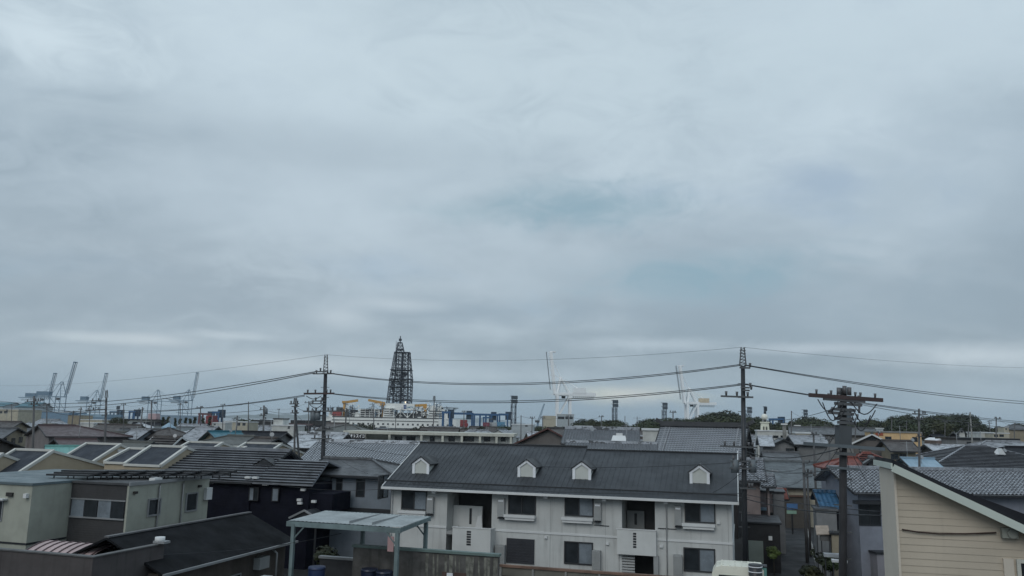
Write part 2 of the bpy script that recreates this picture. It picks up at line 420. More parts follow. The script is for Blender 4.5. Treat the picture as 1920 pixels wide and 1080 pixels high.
LOG = []; DIM = {}; ARN = random.Random(77)
def house(name, label, apex, other=None, yaw=-16, side='R', fe=None, be=None, Ln=None, hip='', roof='grey', wall='grey', style='flat', ov=.45,
          wins=(), cap=True, group=None, cat='house', verge=None, zb=0.0, gut=True, row=.28, capw=.3, capm=None, trimw=.16):
    A = P(*apex); cy, sy = math.cos(R(yaw)), math.sin(R(yaw)); u = Vector((cy, sy, 0)); v = Vector((-sy, cy, 0)); H = A.z
    sg = -1 if side == 'R' else 1
    if Ln is None:
        lo, hi = .5, 80.
        f = lambda s: proj(A + u * (sg * s))[0] - other
        s0 = f(lo)
        for _ in range(40):
            mid = (lo + hi) / 2
            if (f(mid) > 0) == (s0 > 0): lo = mid
            else: hi = mid
        Ln = lo
    B = A + u * (sg * Ln); Cn = (A + B) / 2
    root = thing(name, label, cat, (Cn.x, Cn.y, zb), yaw, group); H -= zb
    ax = Ln / 2 if side == 'R' else -Ln / 2
    def sol(e, s):
        if e is None: return None
        if e[0] == 'n': return e[1], e[2]
        t, z = hit((Cn.x, Cn.y), yaw, 'r', ax, *e); return abs(t), A.z - z
    wf, df = sol(fe, -1); bb = sol(be, 1); wb, db = bb if bb else (wf, df)
    LOG.append((label[:34], 'D%.0f H%.1f L%.1f wf%.1f df%.1f wb%.1f db%.1f' % (A.y, A.z, Ln, wf, df, wb, db)))
    rm = ROOFS[roof]; wm = WALLS[wall]
    x0, x1 = -Ln / 2, Ln / 2
    ex0 = x0 - (wf if 'L' in hip else 0); ex1 = x1 + (wf if 'R' in hip else 0)
    zf, zbk = H - df, H - db
    mb = MB()
    slope(mb, (ex0, -wf, zf), (ex1, -wf, zf), (x0, 0, H), (x1, 0, H), style, 0, row)
    slope(mb, (ex1, wb, zbk), (ex0, wb, zbk), (x1, 0, H), (x0, 0, H), 'flat' if style in ('kawara', 'seam') else style, 0, row)
    if 'L' in hip: slope(mb, (ex0, wb, zbk), (ex0, -wf, zf), (x0, 0, H), (x0, 0, H), 'flat' if style == 'kawara' else style, 0, row)
    if 'R' in hip: slope(mb, (ex1, -wf, zf), (ex1, wb, zbk), (x1, 0, H), (x1, 0, H), 'flat' if style == 'kawara' else style, 0, row)
    ro = mb.build('roof', [rm, TSHADE if style in ('step', 'kawara') else rm], root)
    # walls
    wx0, wx1 = ex0 + ov, ex1 - ov; yf, yb = -(wf - ov), wb - ov
    kf = df * (wf - ov) / wf; kb = db * (wb - ov) / wb
    tf, tb = H - kf - .1, H - kb - .1
    mb = MB()
    mb.face([(wx0, yf, 0), (wx1, yf, 0), (wx1, yf, tf), (wx0, yf, tf)]); mb.face([(wx1, yb, 0), (wx0, yb, 0), (wx0, yb, tb), (wx1, yb, tb)])
    for x, h, s in ((wx0, 'L' in hip, -1), (wx1, 'R' in hip, 1)):
        pts = [(x, yf, 0), (x, yb, 0), (x, yb, tb)] + ([] if h else [(x, 0, H - .1)]) + [(x, yf, tf)]
        mb.face(pts if s > 0 else pts[::-1])
    mb.face([(wx0, yf, tf), (wx1, yf, tf), (wx1, yb, tb), (wx0, yb, tb)])
    wo_ = mb.build('wall', wm, root)
    cm = capm or rm
    if cap:
        mb = MB(); mb.box(x0 - .02, x1 + .02, -capw / 2, capw / 2, H - .03, H + capw * .55)
        if 'L' in hip:
            for yy, z in ((-wf, zf), (wb, zbk)): mb.bar((x0, 0, H + .03), (ex0, yy, z + .06), .22, .14)
        if 'R' in hip:
            for yy, z in ((-wf, zf), (wb, zbk)): mb.bar((x1, 0, H + .03), (ex1, yy, z + .06), .22, .14)
        mb.build('ridge_cap', cm, ro)
    vm = verge or BLACK
    for x, h in ((x0, 'L' in hip), (x1, 'R' in hip)):
        if h: continue
        s = -1 if x < 0 else 1
        mb = MB(); mb.bar((x + s * .03, 0, H - .02), (x + s * .03, -wf, zf - .02), .06, trimw); mb.bar((x + s * .03, 0, H - .02), (x + s * .03, wb, zbk - .02), .06, trimw)
        mb.build('bargeboard', vm, ro)
    if gut:
        mb = MB(); mb.box(ex0, ex1, -wf - .1, -wf + .02, zf - .16, zf - .03); mb.build('gutter', vm if verge else BLACK, ro)
    for wspec in wins:
        face, a, b, c, d = wspec[:5]; kw = dict(wspec[5]) if len(wspec) > 5 else {}
        cc = {'f': yf, 'r': wx1, 'l': wx0}[face]
        p = hit((Cn.x, Cn.y), yaw, face, cc, a, b); q = hit((Cn.x, Cn.y), yaw, face, cc, c, d)
        window(wo_, face_T(face, cc), p[0], min(p[1], q[1]) - zb, q[0], max(p[1], q[1]) - zb, **kw)
    if A.y > 66 and gut:
        q = ARN.random(); hx = (ARN.random() - .5) * Ln * .6
        if q < .5:
            mb = MB(); zt = H + 1.7; mb.tube([(hx, .1, H - .2), (hx, .1, zt)], .035, 5); mb.bar((hx - .1, -.7, zt - .1), (hx + .1, .8, zt - .1), .03)
            for k in range(6): mb.bar((hx - .45, -.6 + k * .26, zt - .1), (hx + .45, -.6 + k * .26, zt - .1), .022)
            mb.build('antenna', ALU, ro)
        if .3 < q < .55 and A.y > 78:
            sx = hx + .8; mb = MB(); mb.tube([(sx, -wf * .45, H - df * .45), (sx, -wf * .45, H - df * .45 + .55)], .03, 5); mb.tube([(sx, -wf * .45 - .02, H - df * .45 + .6), (sx + .05, -wf * .45 - .12, H - df * .45 + .64)], .2, 12, r2=.21); mb.build('satellite_dish', ALU, ro)
    DIM[root.name] = [wf, wb, H, Ln, zf, zbk, yf, yb, wx0, wx1]
    return root

def flat(name, label, px0, py, px1, D, yaw=-16, dep=8, wall='white', cat='building', wins=(), cap=WHITE, capo=.15, group=None, caph=.25, zb=0):
    A = P(px0, py, D); u = Vector((math.cos(R(yaw)), math.sin(R(yaw)), 0)); lo, hi = .3, 300.
    for _ in range(40):
        mid = (lo + hi) / 2
        if proj(A + u * mid)[0] < px1: lo = mid
        else: hi = mid
    W = lo; H = A.z - zb
    root = thing(name, label, cat, (A.x, A.y, zb), yaw, group)
    LOG.append((label[:34], 'D%.0f H%.1f W%.1f' % (D, H, W)))
    wo_ = MB().box(0, W, 0, dep, 0, H - caph).build('wall', WALLS[wall], root)
    MB().box(-capo, W + capo, -capo, dep + capo, H - caph, H).build('roof', cap, root)
    for wspec in wins:
        face, a, b, c, d = wspec[:5]; kw = dict(wspec[5]) if len(wspec) > 5 else {}
        cc = {'f': 0, 'r': W}[face]
        p = hit((A.x, A.y), yaw, face, cc, a, b); q = hit((A.x, A.y), yaw, face, cc, c, d)
        window(wo_, face_T(face, cc), p[0], min(p[1], q[1]) - zb, q[0], max(p[1], q[1]) - zb, **kw)
    DIM[root.name] = W
    return root
# =====================================================================
# NEAR BUILDINGS
# =====================================================================
APW = mat('apartment_render', (.52, .53, .52), .85, .08, scale=.6, streak=.42)
PANEL = mat('balcony_panel', (.56, .57, .56), .8, .06, streak=.1)
SILL = mat('sill_box_white', (.62, .63, .63), .6, .05)
ACM = mat('outdoor_unit_casing', (.30, .31, .31), .7, .08, streak=.1)
FRAME = mat('dark_bronze_frame', (.03, .032, .036), .45, .1)
SHUT = mat('dark_shutter', (.035, .037, .045), .6, .1, 'siding', p1=.06)
DORM = mat('dormer_siding', (.54, .56, .53), .8, .05, 'siding', p1=.1)
DTRIM = mat('dormer_white_trim', (.74, .76, .79), .6, .05)
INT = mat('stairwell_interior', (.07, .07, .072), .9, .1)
LOUV = mat('white_louvre', (.42, .43, .43), .6, .05)

def apartment():
    yaw = -16; O = G(727, 53.6); root = thing('apartment_building', 'long two storey white apartment block with charcoal seam roof and four small white dormers', 'apartment building', O, yaw)
    loc = (O.x, O.y)
    S = lambda px, py, n=0.: hit(loc, yaw, 'f', -n, px, py)
    zE = S(1000, 924, .6)[1]                       # eave
    W = S(1373, 1000)[0]; dep = 9.6; zt = zE - .05
    c1a, c1b = S(838, 960)[0], S(922, 960)[0]; c2a, c2b = S(1166, 970)[0], S(1228, 970)[0]
    mb = MB(); rd = 2.2
    mb.box(0, W, rd, dep, 0, zt)
    for a, b in ((0, c1a), (c1b, c2a), (c2b, W)): mb.box(a, b, 0, rd - .002, 0, zt)
    wall = mb.build('wall', APW, root)
    # vertical joints and string course
    zs = S(1150, 1007)[1]
    mb = MB()
    for a, b in ((-.02, c1a), (c1b, c2a), (c2b, W + .02)): mb.box(a, b, -.045, .02, zs - .05, zs + .06)
    mb.box(W - .01, W + .045, -.045, dep, zs - .05, zs + .06)
    mb.build('string_course', SILL, wall)
    for px in (1032, 1135, 1250, 1365): s = S(px, 970)[0]; MB().box(s - .012, s + .012, -.006, .01, 0.3, zt - .4).build('wall_joint', ACM, wall)
    # roof
    e = .62; run = 6.2; rise = 2.68; g = .25
    xm = S(1070, 900)[0]
    mb = MB()
    slope(mb, (-.35, -e, zE), (xm, -e, zE), (-.35, run - e, zE + rise), (xm, run - e, zE + rise), 'seam', 0, .33)
    slope(mb, (xm + .01, -e, zE), (W + .35, -e, zE), (xm + .01, run - e - .28, zE + rise - .17), (W + .35, run - e - .28, zE + rise - .17), 'seam', 0, .33)
    slope(mb, (W + .35, 2 * run - e - .5, zE), (-.35, 2 * run - e - .5, zE), (W + .35, run - e, zE + rise - .2), (-.35, run - e, zE + rise - .2), 'flat')
    ro = mb.build('roof', ROOFS['charcoal'], root)
    mb = MB(); mb.box(-.4, xm, run - e - .14, run - e + .14, zE + rise - .03, zE + rise + .07); mb.box(xm, W + .4, run - e - .42, run - e - .16, zE + rise - .2, zE + rise - .11)
    mb.build('ridge_cap', BLACK, ro)
    mb = MB(); mb.bar((-.4, -e + .45, zE + .34), (W + .36, -e + .45, zE + .34), .05, .09)
    mb.build('snow_guard', BLACK, ro)
    mb = MB(); mb.box(-.42, W + .42, -e - .13, -e - .005, zE - .16, zE - .015); mb.build('gutter', SILL, ro)
    for x in (-.38, W + .38):
        mb = MB(); mb.bar((x, -e, zE - .05), (x, run - e, zE + rise - .1), .05, .22); mb.bar((x, run - e, zE + rise - .1), (x, 2 * run - e - .5, zE - .1), .05, .22); mb.build('bargeboard', SILL, ro)
    for x in (0.01, W - .01): mb = MB(); mb.face([(x, 0, zt), (x, dep, zt), (x, run - e, zE + rise - .25)]); mb.build('gable', APW, root)
    for px in (818, 1026, 1135, 1249):
        s = S(px, 930)[0]; MB().box(s - .12, s + .12, -.5, -.28, zE - .32, zE - .17).build('soffit_lamp', SILL, ro)
    for px in (735, 1250):
        s = S(px, 960)[0] if px > 800 else .12
        MB().tube([(s, -.06, .1), (s, -.06, zE - .3), (s, -e - .05, zE - .14)], .035).build('downpipe', SILL, root)
    # windows
    def W4(x0, y0, x1, y1, **k):
        a, z1 = S(x0, (y0 + y1) / 2)[0], S((x0 + x1) / 2, y0)[1]; b, z0 = S(x1, (y0 + y1) / 2)[0], S((x0 + x1) / 2, y1)[1]
        return window(wall, face_T('f', 0), a, z0, b, z1, frame=FRAME, fw=.07, depth=.07, **k)
    W4(755, 922, 799, 954, curtain=[1]); W4(955, 927, 1003, 963); W4(1061, 931, 1111, 966, curtain=[1]); W4(1286, 942, 1339, 978, curtain=[1])
    W4(1060, 1018, 1110, 1056, curtain=[1]); W4(1284, 1030, 1339, 1070, curtain=[1])
    a, z1 = S(950, 1035)[0], S(976, 1010)[1]; b, z0 = S(1002, 1035)[0], S(976, 1056)[1]
    mb = MB(); mb.box(a, b, -.08, .02, z0, z1)
    for k in range(1, 9): mb.box(a, b, -.095, -.07, z0 + (z1 - z0) * k / 9 - .012, z0 + (z1 - z0) * k / 9 + .012)
    mb.build('roller_shutter', SHUT, wall)
    for x0, y0, x1, y1 in ((749, 956, 801, 967), (947, 964, 1005, 975), (1054, 969, 1113, 980), (1279, 980, 1341, 992)):
        a, b = S(x0, y0)[0], S(x1, y0)[0]; zc = S((x0 + x1) / 2, (y0 + y1) / 2)[1]
        mb = MB(); mb.box(a, b, -.34, 0, zc - .02, zc + .15); mb.box(a + .06, b - .06, -.28, 0, zc - .17, zc - .02)
        mb.build('window_flower_box', SILL, wall)
    for x0, y0, x1, y1 in ((803, 931, 815, 962), (935, 934, 948, 968), (1115, 942, 1128, 975), (1265, 948, 1278, 984)):
        a, b = S(x0, y0)[0], S(x1, y0)[0]; xm_ = (x0 + x1) / 2; z1, z0 = S(xm_, y0)[1], S(xm_, y1)[1]
        o = MB().box(a, b, -.26, 0, z0, z1).build('water_heater', ACM, wall)
        MB().box(a + .06, b - .06, -.275, -.26, z1 - .2, z1 - .1).build('heater_vent', DTRIM, o)
        MB().box(a + .02, b - .02, -.30, 0, z0 - .12, z0 - .06).build('heater_bracket', BLACK, o)
    for x0, y0, x1, y1 in ((932, 1021, 949, 1056), (1112, 1031, 1127, 1068), (1263, 1039, 1279, 1076)):
        a, b = S(x0, y0)[0], S(x1, y0)[0]; z1 = S((x0 + x1) / 2, y0)[1]
        mb = MB(); mb.box(a, b, -.36, -.04, z1 - 1.15, z1)
        for k in range(12): mb.box(a + .05, b - .05, -.375, -.36, z1 - .12 - k * .085, z1 - .09 - k * .085)
        mb.build('outdoor_unit', ACM, wall)
    for px, py in ((1024, 1007), (1139, 1019), (1240, 1024), (1347, 980)):
        s, z = S(px, py); MB().box(s - .09, s + .09, -.11, 0, z - .07, z + .07).build('vent_hood', SILL, wall)
    # stairwells : inner parapet, front balcony box with a slotted panel
    for k, (ca, cb, ip, fr, slot) in enumerate((((c1a), (c1b), (842, 948, 904, 990), (848, 991, 928, 1030), (875, 883)), ((c2a), (c2b), (1176, 958, 1208, 992), (1157, 994, 1230, 1041), (1187, 1193)))):
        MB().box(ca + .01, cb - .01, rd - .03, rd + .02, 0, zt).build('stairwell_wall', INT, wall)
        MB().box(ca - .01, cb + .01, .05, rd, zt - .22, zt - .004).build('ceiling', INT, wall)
        back = 1.15 if k == 0 else 1.9
        q = lambda px, py: hit(loc, yaw, 'f', back, px, py)
        a, b = max(q(ip[0], 970)[0], ca + .02), min(q(ip[2], 970)[0], cb - .02); z1 = q((ip[0] + ip[2]) / 2, ip[1])[1]; z0 = q((ip[0] + ip[2]) / 2, ip[3] + 6)[1]
        pn = MB(); pn.box(a, b, back, back + .12, z0, z1); ob_ = pn.build('landing_parapet', PANEL if k == 0 else ACM, wall)
        xm_ = (a + b) / 2 + (.2 if k == 0 else 0); MB().box(xm_ - .08, xm_ + .08, back - .012, back + .005, z0 + .45, z1 - .15).build('slot', BLACK, ob_)
        if k == 0:
            q2 = lambda px, py: hit(loc, yaw, 'f', .7, px, py)
            (s0, za), (s1, zb), (s2, zc), (s3, zd) = q2(890, 991), q2(904, 991), q2(903, 966), q2(896, 968)
            st = MB(); st.face([(s0, .7, za), (s1, .7, zb), (s2, .7, zc), (s3, .7, zd)]); st.face([(s0, .82, za), (s3, .82, zd), (s2, .82, zc), (s1, .82, zb)])
            st.face([(s0, .7, za), (s3, .7, zd), (s3, .82, zd), (s0, .82, za)]); st.face([(s3, .7, zd), (s2, .7, zc), (s2, .82, zc), (s3, .82, zd)]); st.build('stair_parapet', SILL, wall)
            MB().box(ca, cb, .02, rd, za - .35, za - .15).build('landing', ACM, wall)
        nf = .95 if k == 0 else .35
        r = lambda px, py: hit(loc, yaw, 'f', -nf, px, py)
        a, b = r(fr[0], 1010)[0], r(fr[2], 1010)[0]; z1 = r((fr[0] + fr[2]) / 2, fr[1])[1]; z0 = r((fr[0] + fr[2]) / 2, fr[3])[1]
        if k == 0: z0 -= .35; b = min(b, c1b + .25)
        bx = MB(); bx.box(a, b, -nf, -nf + .12, z0, z1); bx.box(a, a + .12, -nf + .12, .0, z0, z1); bx.box(b - .12, b, -nf + .12, .0, z0, z1); bx.box(a + .12, b - .12, -nf + .12, rd - .1, z0, z0 + .14)
        bo = bx.build('balcony', PANEL, wall)
        MB().box(a - .03, b + .03, -nf - .03, -nf + .15, z1, z1 + .05).build('coping', SILL, bo)
        sa, sb = r(slot[0], 1005)[0], r(slot[1], 1005)[0]
        sm = MB()
        for j in range(6): zz_ = z1 - .16 - j * .15; sm.box(sa, sb, -nf - .008, -nf + .01, zz_ - .11, zz_)
        sm.build('slot_grille', BLACK, bo)
    # ground floor under the second stairwell: louvred screen and a dark opening
    a, b = S(1160, 1055)[0], S(1190, 1055)[0]; z1 = S(1175, 1041)[1]
    mb = MB()
    for k in range(16): mb.box(a, b, .02, .10, .35 + k * .155, .45 + k * .155)
    mb.box(a, a + .06, 0, .12, 0, z1); mb.build('louvred_screen', LOUV, wall)
    MB().box(S(1228, 1050)[0] - .05, S(1232, 1050)[0] + .1, -.3, .0, 0, z1 + .1).build('meter_cupboard', ACM, wall)
    # wall mounted drying-pole brackets
    for px, py in ((1110 + 15, 985), (1245, 991), (1262, 992), (1136, 986)):
        s, z = S(px, py); MB().box(s - .35, s + .2, -.04, 0, z - .02, z + .02).build('bracket', BLACK, wall)
    # dormers
    for px, py in ((789, 887.5), (987.5, 894), (1091, 898), (1312, 905.5)):
        t0, t1 = 0., 1.
        for _ in range(30):
            t = (t0 + t1) / 2; y = -e + run * t; s = hit(loc, yaw, 'f', y, px, py); z = s[1]
            if z < zE + rise * t: t1 = t
            else: t0 = t
        s = s[0]; zb = zE + rise * t - .02; hw = .52; hp = .62; pk = .98; k = run / rise
        d = thing('d', None, None); bpy.data.objects.remove(d)
        mb = MB(); mb.face([(s - hw, y, zb), (s + hw, y, zb), (s + hw, y, zb + hp), (s, y, zb + pk), (s - hw, y, zb + hp)])
        for x in (s - hw, s + hw): mb.face([(x, y, zb), (x, y, zb + hp), (x, y + hp * k, zb + hp)])
        dm = mb.build('dormer', DORM, ro)
        mb = MB(); mb.box(s - hw - .07, s - hw + .1, y - .07, y + .03, zb - .1, zb + hp); mb.box(s + hw - .1, s + hw + .07, y - .07, y + .03, zb - .1, zb + hp)
        mb.bar((s - hw - .1, y - .03, zb + hp - .03), (s, y - .03, zb + pk + .02), .09, .16); mb.bar((s + hw + .1, y - .03, zb + hp - .03), (s, y - .03, zb + pk + .02), .09, .16)
        mb.build('dormer_trim', DTRIM, dm)
        mb = MB(); o_ = .18
        for sg in (-1, 1):
            A_, B_ = Vector((s + sg * (hw + o_), y - .12, zb + hp - .05)), Vector((s, y - .12, zb + pk + .1))
            C_, D_ = Vector((s, y + pk * k + .1, zb + pk + .1)), Vector((s + sg * (hw + o_), y + (hp + .05) * k, zb + hp - .05)); dz = Vector((0, 0, .07))
            mb.face([A_, B_, C_, D_]); mb.face([A_ + dz, D_ + dz, C_ + dz, B_ + dz]); mb.face([A_, A_ + dz, B_ + dz, B_]); mb.face([A_, D_, D_ + dz, A_ + dz])
        mb.build('dormer_roof', BLACK, dm)
    return root
apartment()

# ---- flat roofed beige block, left foreground ----
def beige_block():
    yaw = -16; O = G0(240, 44.4, 5); loc = (O.x, O.y); u = Vector((math.cos(R(yaw)), math.sin(R(yaw)), 0)); v = Vector((-u.y, u.x, 0))
    root = thing('office_block', 'flat roofed two storey beige block with a dark window bay and black slats on top', 'building', O, yaw)
    H = Hz(906, 240, 44.4)
    BW = WALLS['beige']; DK = mat('dark_brown_siding', (.045, .044, .046), .75, .12, 'siding', p1=.12)
    bw = hit(loc, yaw, 'f', 0, 131, 950)[0]      # left end of the dark bay (negative)
    dep = 6.8
    MB().box(bw, -.12, .0, dep, 0, H - .12).build('wall', DK, root)
    wl = MB().box(-.12, .0, -.06, dep, 0, H - .12).build('side_wall', BW, root)
    # projecting wing on the left
    px57 = hit(loc, yaw, 'f', -2.7, 57, 950)[0]
    wing = MB().box(px57 - 7, px57, -2.7, dep, 0, H - .1).box(px57, bw, -.1, dep, 0, H - .1)
    wing = MB(); wing.box(px57 - 7, bw, -2.7 + 0, dep, 0, H - .1)
    # corner of the wing sits at photo x 57, its side runs back to the bay
    wing = MB(); wing.box(bw - 8, bw - .01, -2.6, dep, 0, H - .1); wg = wing.build('wing_wall', BW, root)
    z1 = hit(loc, yaw, 'f', -2.6, 40, 1019)[1]
    MB().box(bw - 8.03, bw + .03, -2.64, -.05, z1 - .06, z1 + .03).build('band', BLACK, wg)
    MB().box(bw - 8.06, bw + .04, -2.68, dep + .1, H - .1, H + .02).build('wing_roof', mat('teal_grey_flat_roof', (.10, .135, .15), .5, .15), root)
    MB().box(bw + .045, .06, -.1, dep + .1, H - .12, H).build('roof', mat('dark_flat_roof', (.05, .052, .056), .7, .2), root)
    MB().box(.02, .08, -.12, dep + .12, H - .14, H + .05).build('roof_edge', ALU, root)
    T = face_T('f', 0); q = lambda x, y: hit(loc, yaw, 'f', 0, x, y)
    zt, zb_ = q(185, 938)[1], q(185, 970)[1]
    fr = MB(T); fr.box(bw + .05, -.16, -.02, .07, zt, zt + .06); fr.box(bw + .05, -.16, -.02, .09, zb_ - .08, zb_)
    fo = fr.build('window', ALU, root)
    xs = [bw + .1 + (-.2 - bw - .1) * k / 4 for k in range(5)]
    for k in range(4): MB(T).box(xs[k] + .03, xs[k + 1] - .03, .0, .03 + .01 * (k % 2), zb_, zt).build('pane', [CURT, GLASS][k % 2] if k != 0 else CURT, fo)
    # side wall windows
    Tr = face_T('r', 0); qr = lambda x, y: hit(loc, yaw, 'r', 0, x, y)
    for x0, y0, x1, y1 in ((279, 938, 297, 963), (350, 927, 366, 955)):
        a, z_1 = qr(x0, y0); b, z_0 = qr(x1, y1); window(wl, Tr, a, z_0, b, z_1, panes=1, fw=.08, depth=.08)
    a, z_1 = qr(383, 915); b, z_0 = qr(392, 936); MB(Tr).box(a, b, 0, .2, z_0, z_1).build('wall_box', SILL, wl)
    for x, y in ((252, 923), (373, 911), (395, 905)):
        a, z = qr(x, y); MB(Tr).box(a - .12, a + .12, 0, .15, z - .08, z + .05).build('vent_hood', DARKV, wl)
    for x in (296, 340):
        a, z = qr(x, 930); MB(Tr).tube([(a, .08, 0), (a, .08, H - .3), (a + .1, .05, H - .1)], .05).build('downpipe', ALU, wl)
    Tw = face_T('f', -2.6); qw = lambda x, y: hit(loc, yaw, 'f', -2.6, x, y)
    a, z = qw(20, 927); MB(Tw).box(a - .2, a + .2, 0, .12, z - .1, z + .1).build('vent', DARKV, wg)
    a, z = qw(52, 929); MB(Tw).box(a - .1, a + .1, 0, .2, z - .12, z + .1).build('exhaust_hood', SILL, wg)
    mb = MB(Tw); mb.box(a - .32, a + .3, 0, .012, z - .55, z + .3); 
    a, z_1 = qw(-14, 940); b, z_0 = qw(2, 975); window(wg, Tw, a, z_0, b, z_1, panes=1)
    a, z = qw(7, 936); MB(Tw).box(a - 1.2, a + .3, 0, .35, z - .03, z + .05).build('window_canopy', SILL, wg)
    # dark slatted screens on the roof (rows of tilted panels)
    for k in range(8):
        x0 = bw - 2.4 + k * .78; y0 = .7 + k * .62
        mb = MB()
        for j in range(3): mb.bar((x0 + j * .1, y0 + j * .42, H + .2 + .09 * j), (x0 + 3.0 + j * .1, y0 + j * .42, H + .24 + .09 * j), .36, .1)
        for xx in (.4, 2.7): mb.bar((x0 + xx, y0, H), (x0 + xx, y0, H + .2), .05); mb.bar((x0 + xx + .2, y0 + .8, H), (x0 + xx + .2, y0 + .8, H + .38), .05)
        mb.build('roof_slat_panel', BLACK, root)
    for x, y in ((300, 903),):
        a, z = qr(x, y); MB(Tr).box(a - .3, a + .3, -.5, -.1, H, H + .14).build('roof_vent', SILL, root)
beige_block()

# ---- brown corner building at the lower left edge, with stained walls ----
def brown_corner():
    yaw = -17; O = G0(173, 33.5, 4); loc = (O.x, O.y); H = Hz(1046, 173, 33.5)
    root = thing('parapet_wall', 'stained dark brown parapet wall turning a corner at the bottom left of the view', 'wall', O, yaw)
    wm = mat('stained_brown_wall', (.070, .062, .062), .85, .2, scale=.7, streak=.5)
    wa = MB().box(-9, 0, 0, .2, 0, H).box(-.2, 0, .2, 4.1, 0, H).build('wall', wm, root)
    MB().box(-9.05, .05, -.05, .25, H, H + .05).box(-.25, .05, .25, 4.15, H, H + .05).build('coping', mat('coping_metal', (.09, .09, .09), .6), root)
    MB().box(-.3, .3, 3.7, 4.1, H + .06, H + .16).build('vent_plate', ALU, root)
    MB().tube([(-.1, 3.9, H + .1), (-.1, 3.9, H + .32)], .22, 10).build('roof_vent', SILL, root)
brown_corner()

def pink_awning():
    O = G0(150, 37.6, 3.5); root = thing('awning', 'faded pink ribbed awning roof between the beige block and the dark brown corner building', 'awning', O, -17)
    pm = mat('faded_pink_metal', (.44, .34, .335), .6, .15, streak=.3)
    mb = MB(); z0 = 3.05; L_ = 4.4
    n = 8
    def pt(x, t): return (x, -1.6 + 2.6 * t, z0 + 1.05 * math.sin(t * math.pi / 2))
    for k in range(n):
        mb.face([pt(-2.9, k / n), pt(.9, k / n), pt(.9, (k + 1) / n), pt(-2.9, (k + 1) / n)], None, 0, True)
    rf = mb.build('roof', pm, root)
    for j in range(9):
        mb = MB(); x = -2.85 + j * .46
        for k in range(n): mb.bar(pt(x, k / n), pt(x, (k + 1) / n), .06, .09)
        mb.build('rib', mat('dark_pink_rib', (.09, .06, .065), .6), rf)
    for x in (-2.8, .8): MB().bar((x, .9, 0), (x, .9, z0 + .95), .1).build('post', BLACK, root); MB().bar((x, -1.5, 0), (x, -1.5, z0), .1).build('post', BLACK, root)
    MB().sphere((.75, -1.1, z0 + .55), .17, 10, 6, sz=.7).build('ventilator', SILL, root)
pink_awning()

# ---- low building with long black sheet roof ----
def black_shed():
    yaw = -16; A = G0(555, 46.5, 3); root = thing('shed', 'low brown shed under a long black sheet roof in front of the beige block', 'shed', A, yaw)
    loc = (A.x, A.y); q = lambda px, py: hit(loc, yaw, 'r', 0, px, py)
    ze = q(430, 1045)[1]; 
    mb = MB(); Lb = 10.9; rise = 1.35; wd = 3.1
    slope(mb, (0, -Lb, ze), (0, 0, ze), (-wd, -Lb, ze + rise), (-wd, 0, ze + rise), 'flat', 0, .455, th=.1)
    slope(mb, (-2 * wd, 0, ze), (-2 * wd, -Lb, ze), (-wd, 0, ze + rise), (-wd, -Lb, ze + rise), 'seam', 0, .455, th=.1)
    ro = mb.build('roof', ROOFS['black'], root)
    MB().box(-wd - .12, -wd + .12, -Lb, .02, ze + rise - .01, ze + rise + .06).build('ridge_cap', mat('worn_ridge_metal', (.10, .10, .105), .6, .3), ro)
    MB().box(.0, .1, -Lb, .05, ze - .12, ze - .01).build('gutter', ALU, ro)
    mb = MB(); mb.box(-2 * wd + .5, -.45, -Lb + .3, -.35, 0, ze - .08)
    mb.face([(-.5, -.36, ze - .08), (-2 * wd + .5, -.36, ze - .08), (-wd, -.36, ze + rise - .2)])
    wa = mb.build('wall', mat('brown_shed_wall', (.085, .072, .062), .85, .25, streak=.4), root)
    T = face_T('r', -.45); 
    for y in (-6.0, -8.5): window(wa, T, y, 1.2, y + 1.5, 2.2)
    MB(T).box(-3.4, -2.5, .02, .4, ze - 1.05, ze - .45).build('outdoor_unit', ACM, wa)
    MB(T).tube([(-2.0, .5, 0), (-2.0, .5, ze - .4), (-2.1, .3, ze - .2)], .06).build('downpipe', ALU, wa)
    for k, (x, y, s) in enumerate(((-.9, -3.4, .3),)):
        pass
black_shed()
o = thing('roof_unit', 'pale boxy unit with a louvred top at the bottom edge below the black shed roof', 'outdoor unit', G0(497, 36.0, 3), -16)
MB().box(-.75, .75, -.5, .5, 2.4, 3.15).build('casing', SILL, o); MB().box(-.2, .25, -.2, .2, 3.15, 3.3).build('vent', ALU, o)
[MB().bar((x, y, 0), (x, y, 2.4), .08).build('leg', ALU, o) for x in (-.7, .7) for y in (-.45, .45)]

# ---- navy house with striped stepped roof ----
nh = house('navy_house', 'dark navy two storey house with pale stepped stripes on its roof', (545, 846, 61.5), 350, yaw=-15, side='R', fe=('n', 4.9, 1.95), ov=.35, roof='stripe', wall='navy', style='step', row=.38,
    wins=[('f', 469, 915, 483, 938, (('panes', 2), ('curtain', [0]), ('frame', BLACK))), ('f', 512, 916, 521, 939, (('panes', 1), ('curtain', [0]), ('frame', BLACK)))], cap=True)
d = DIM[nh.name]
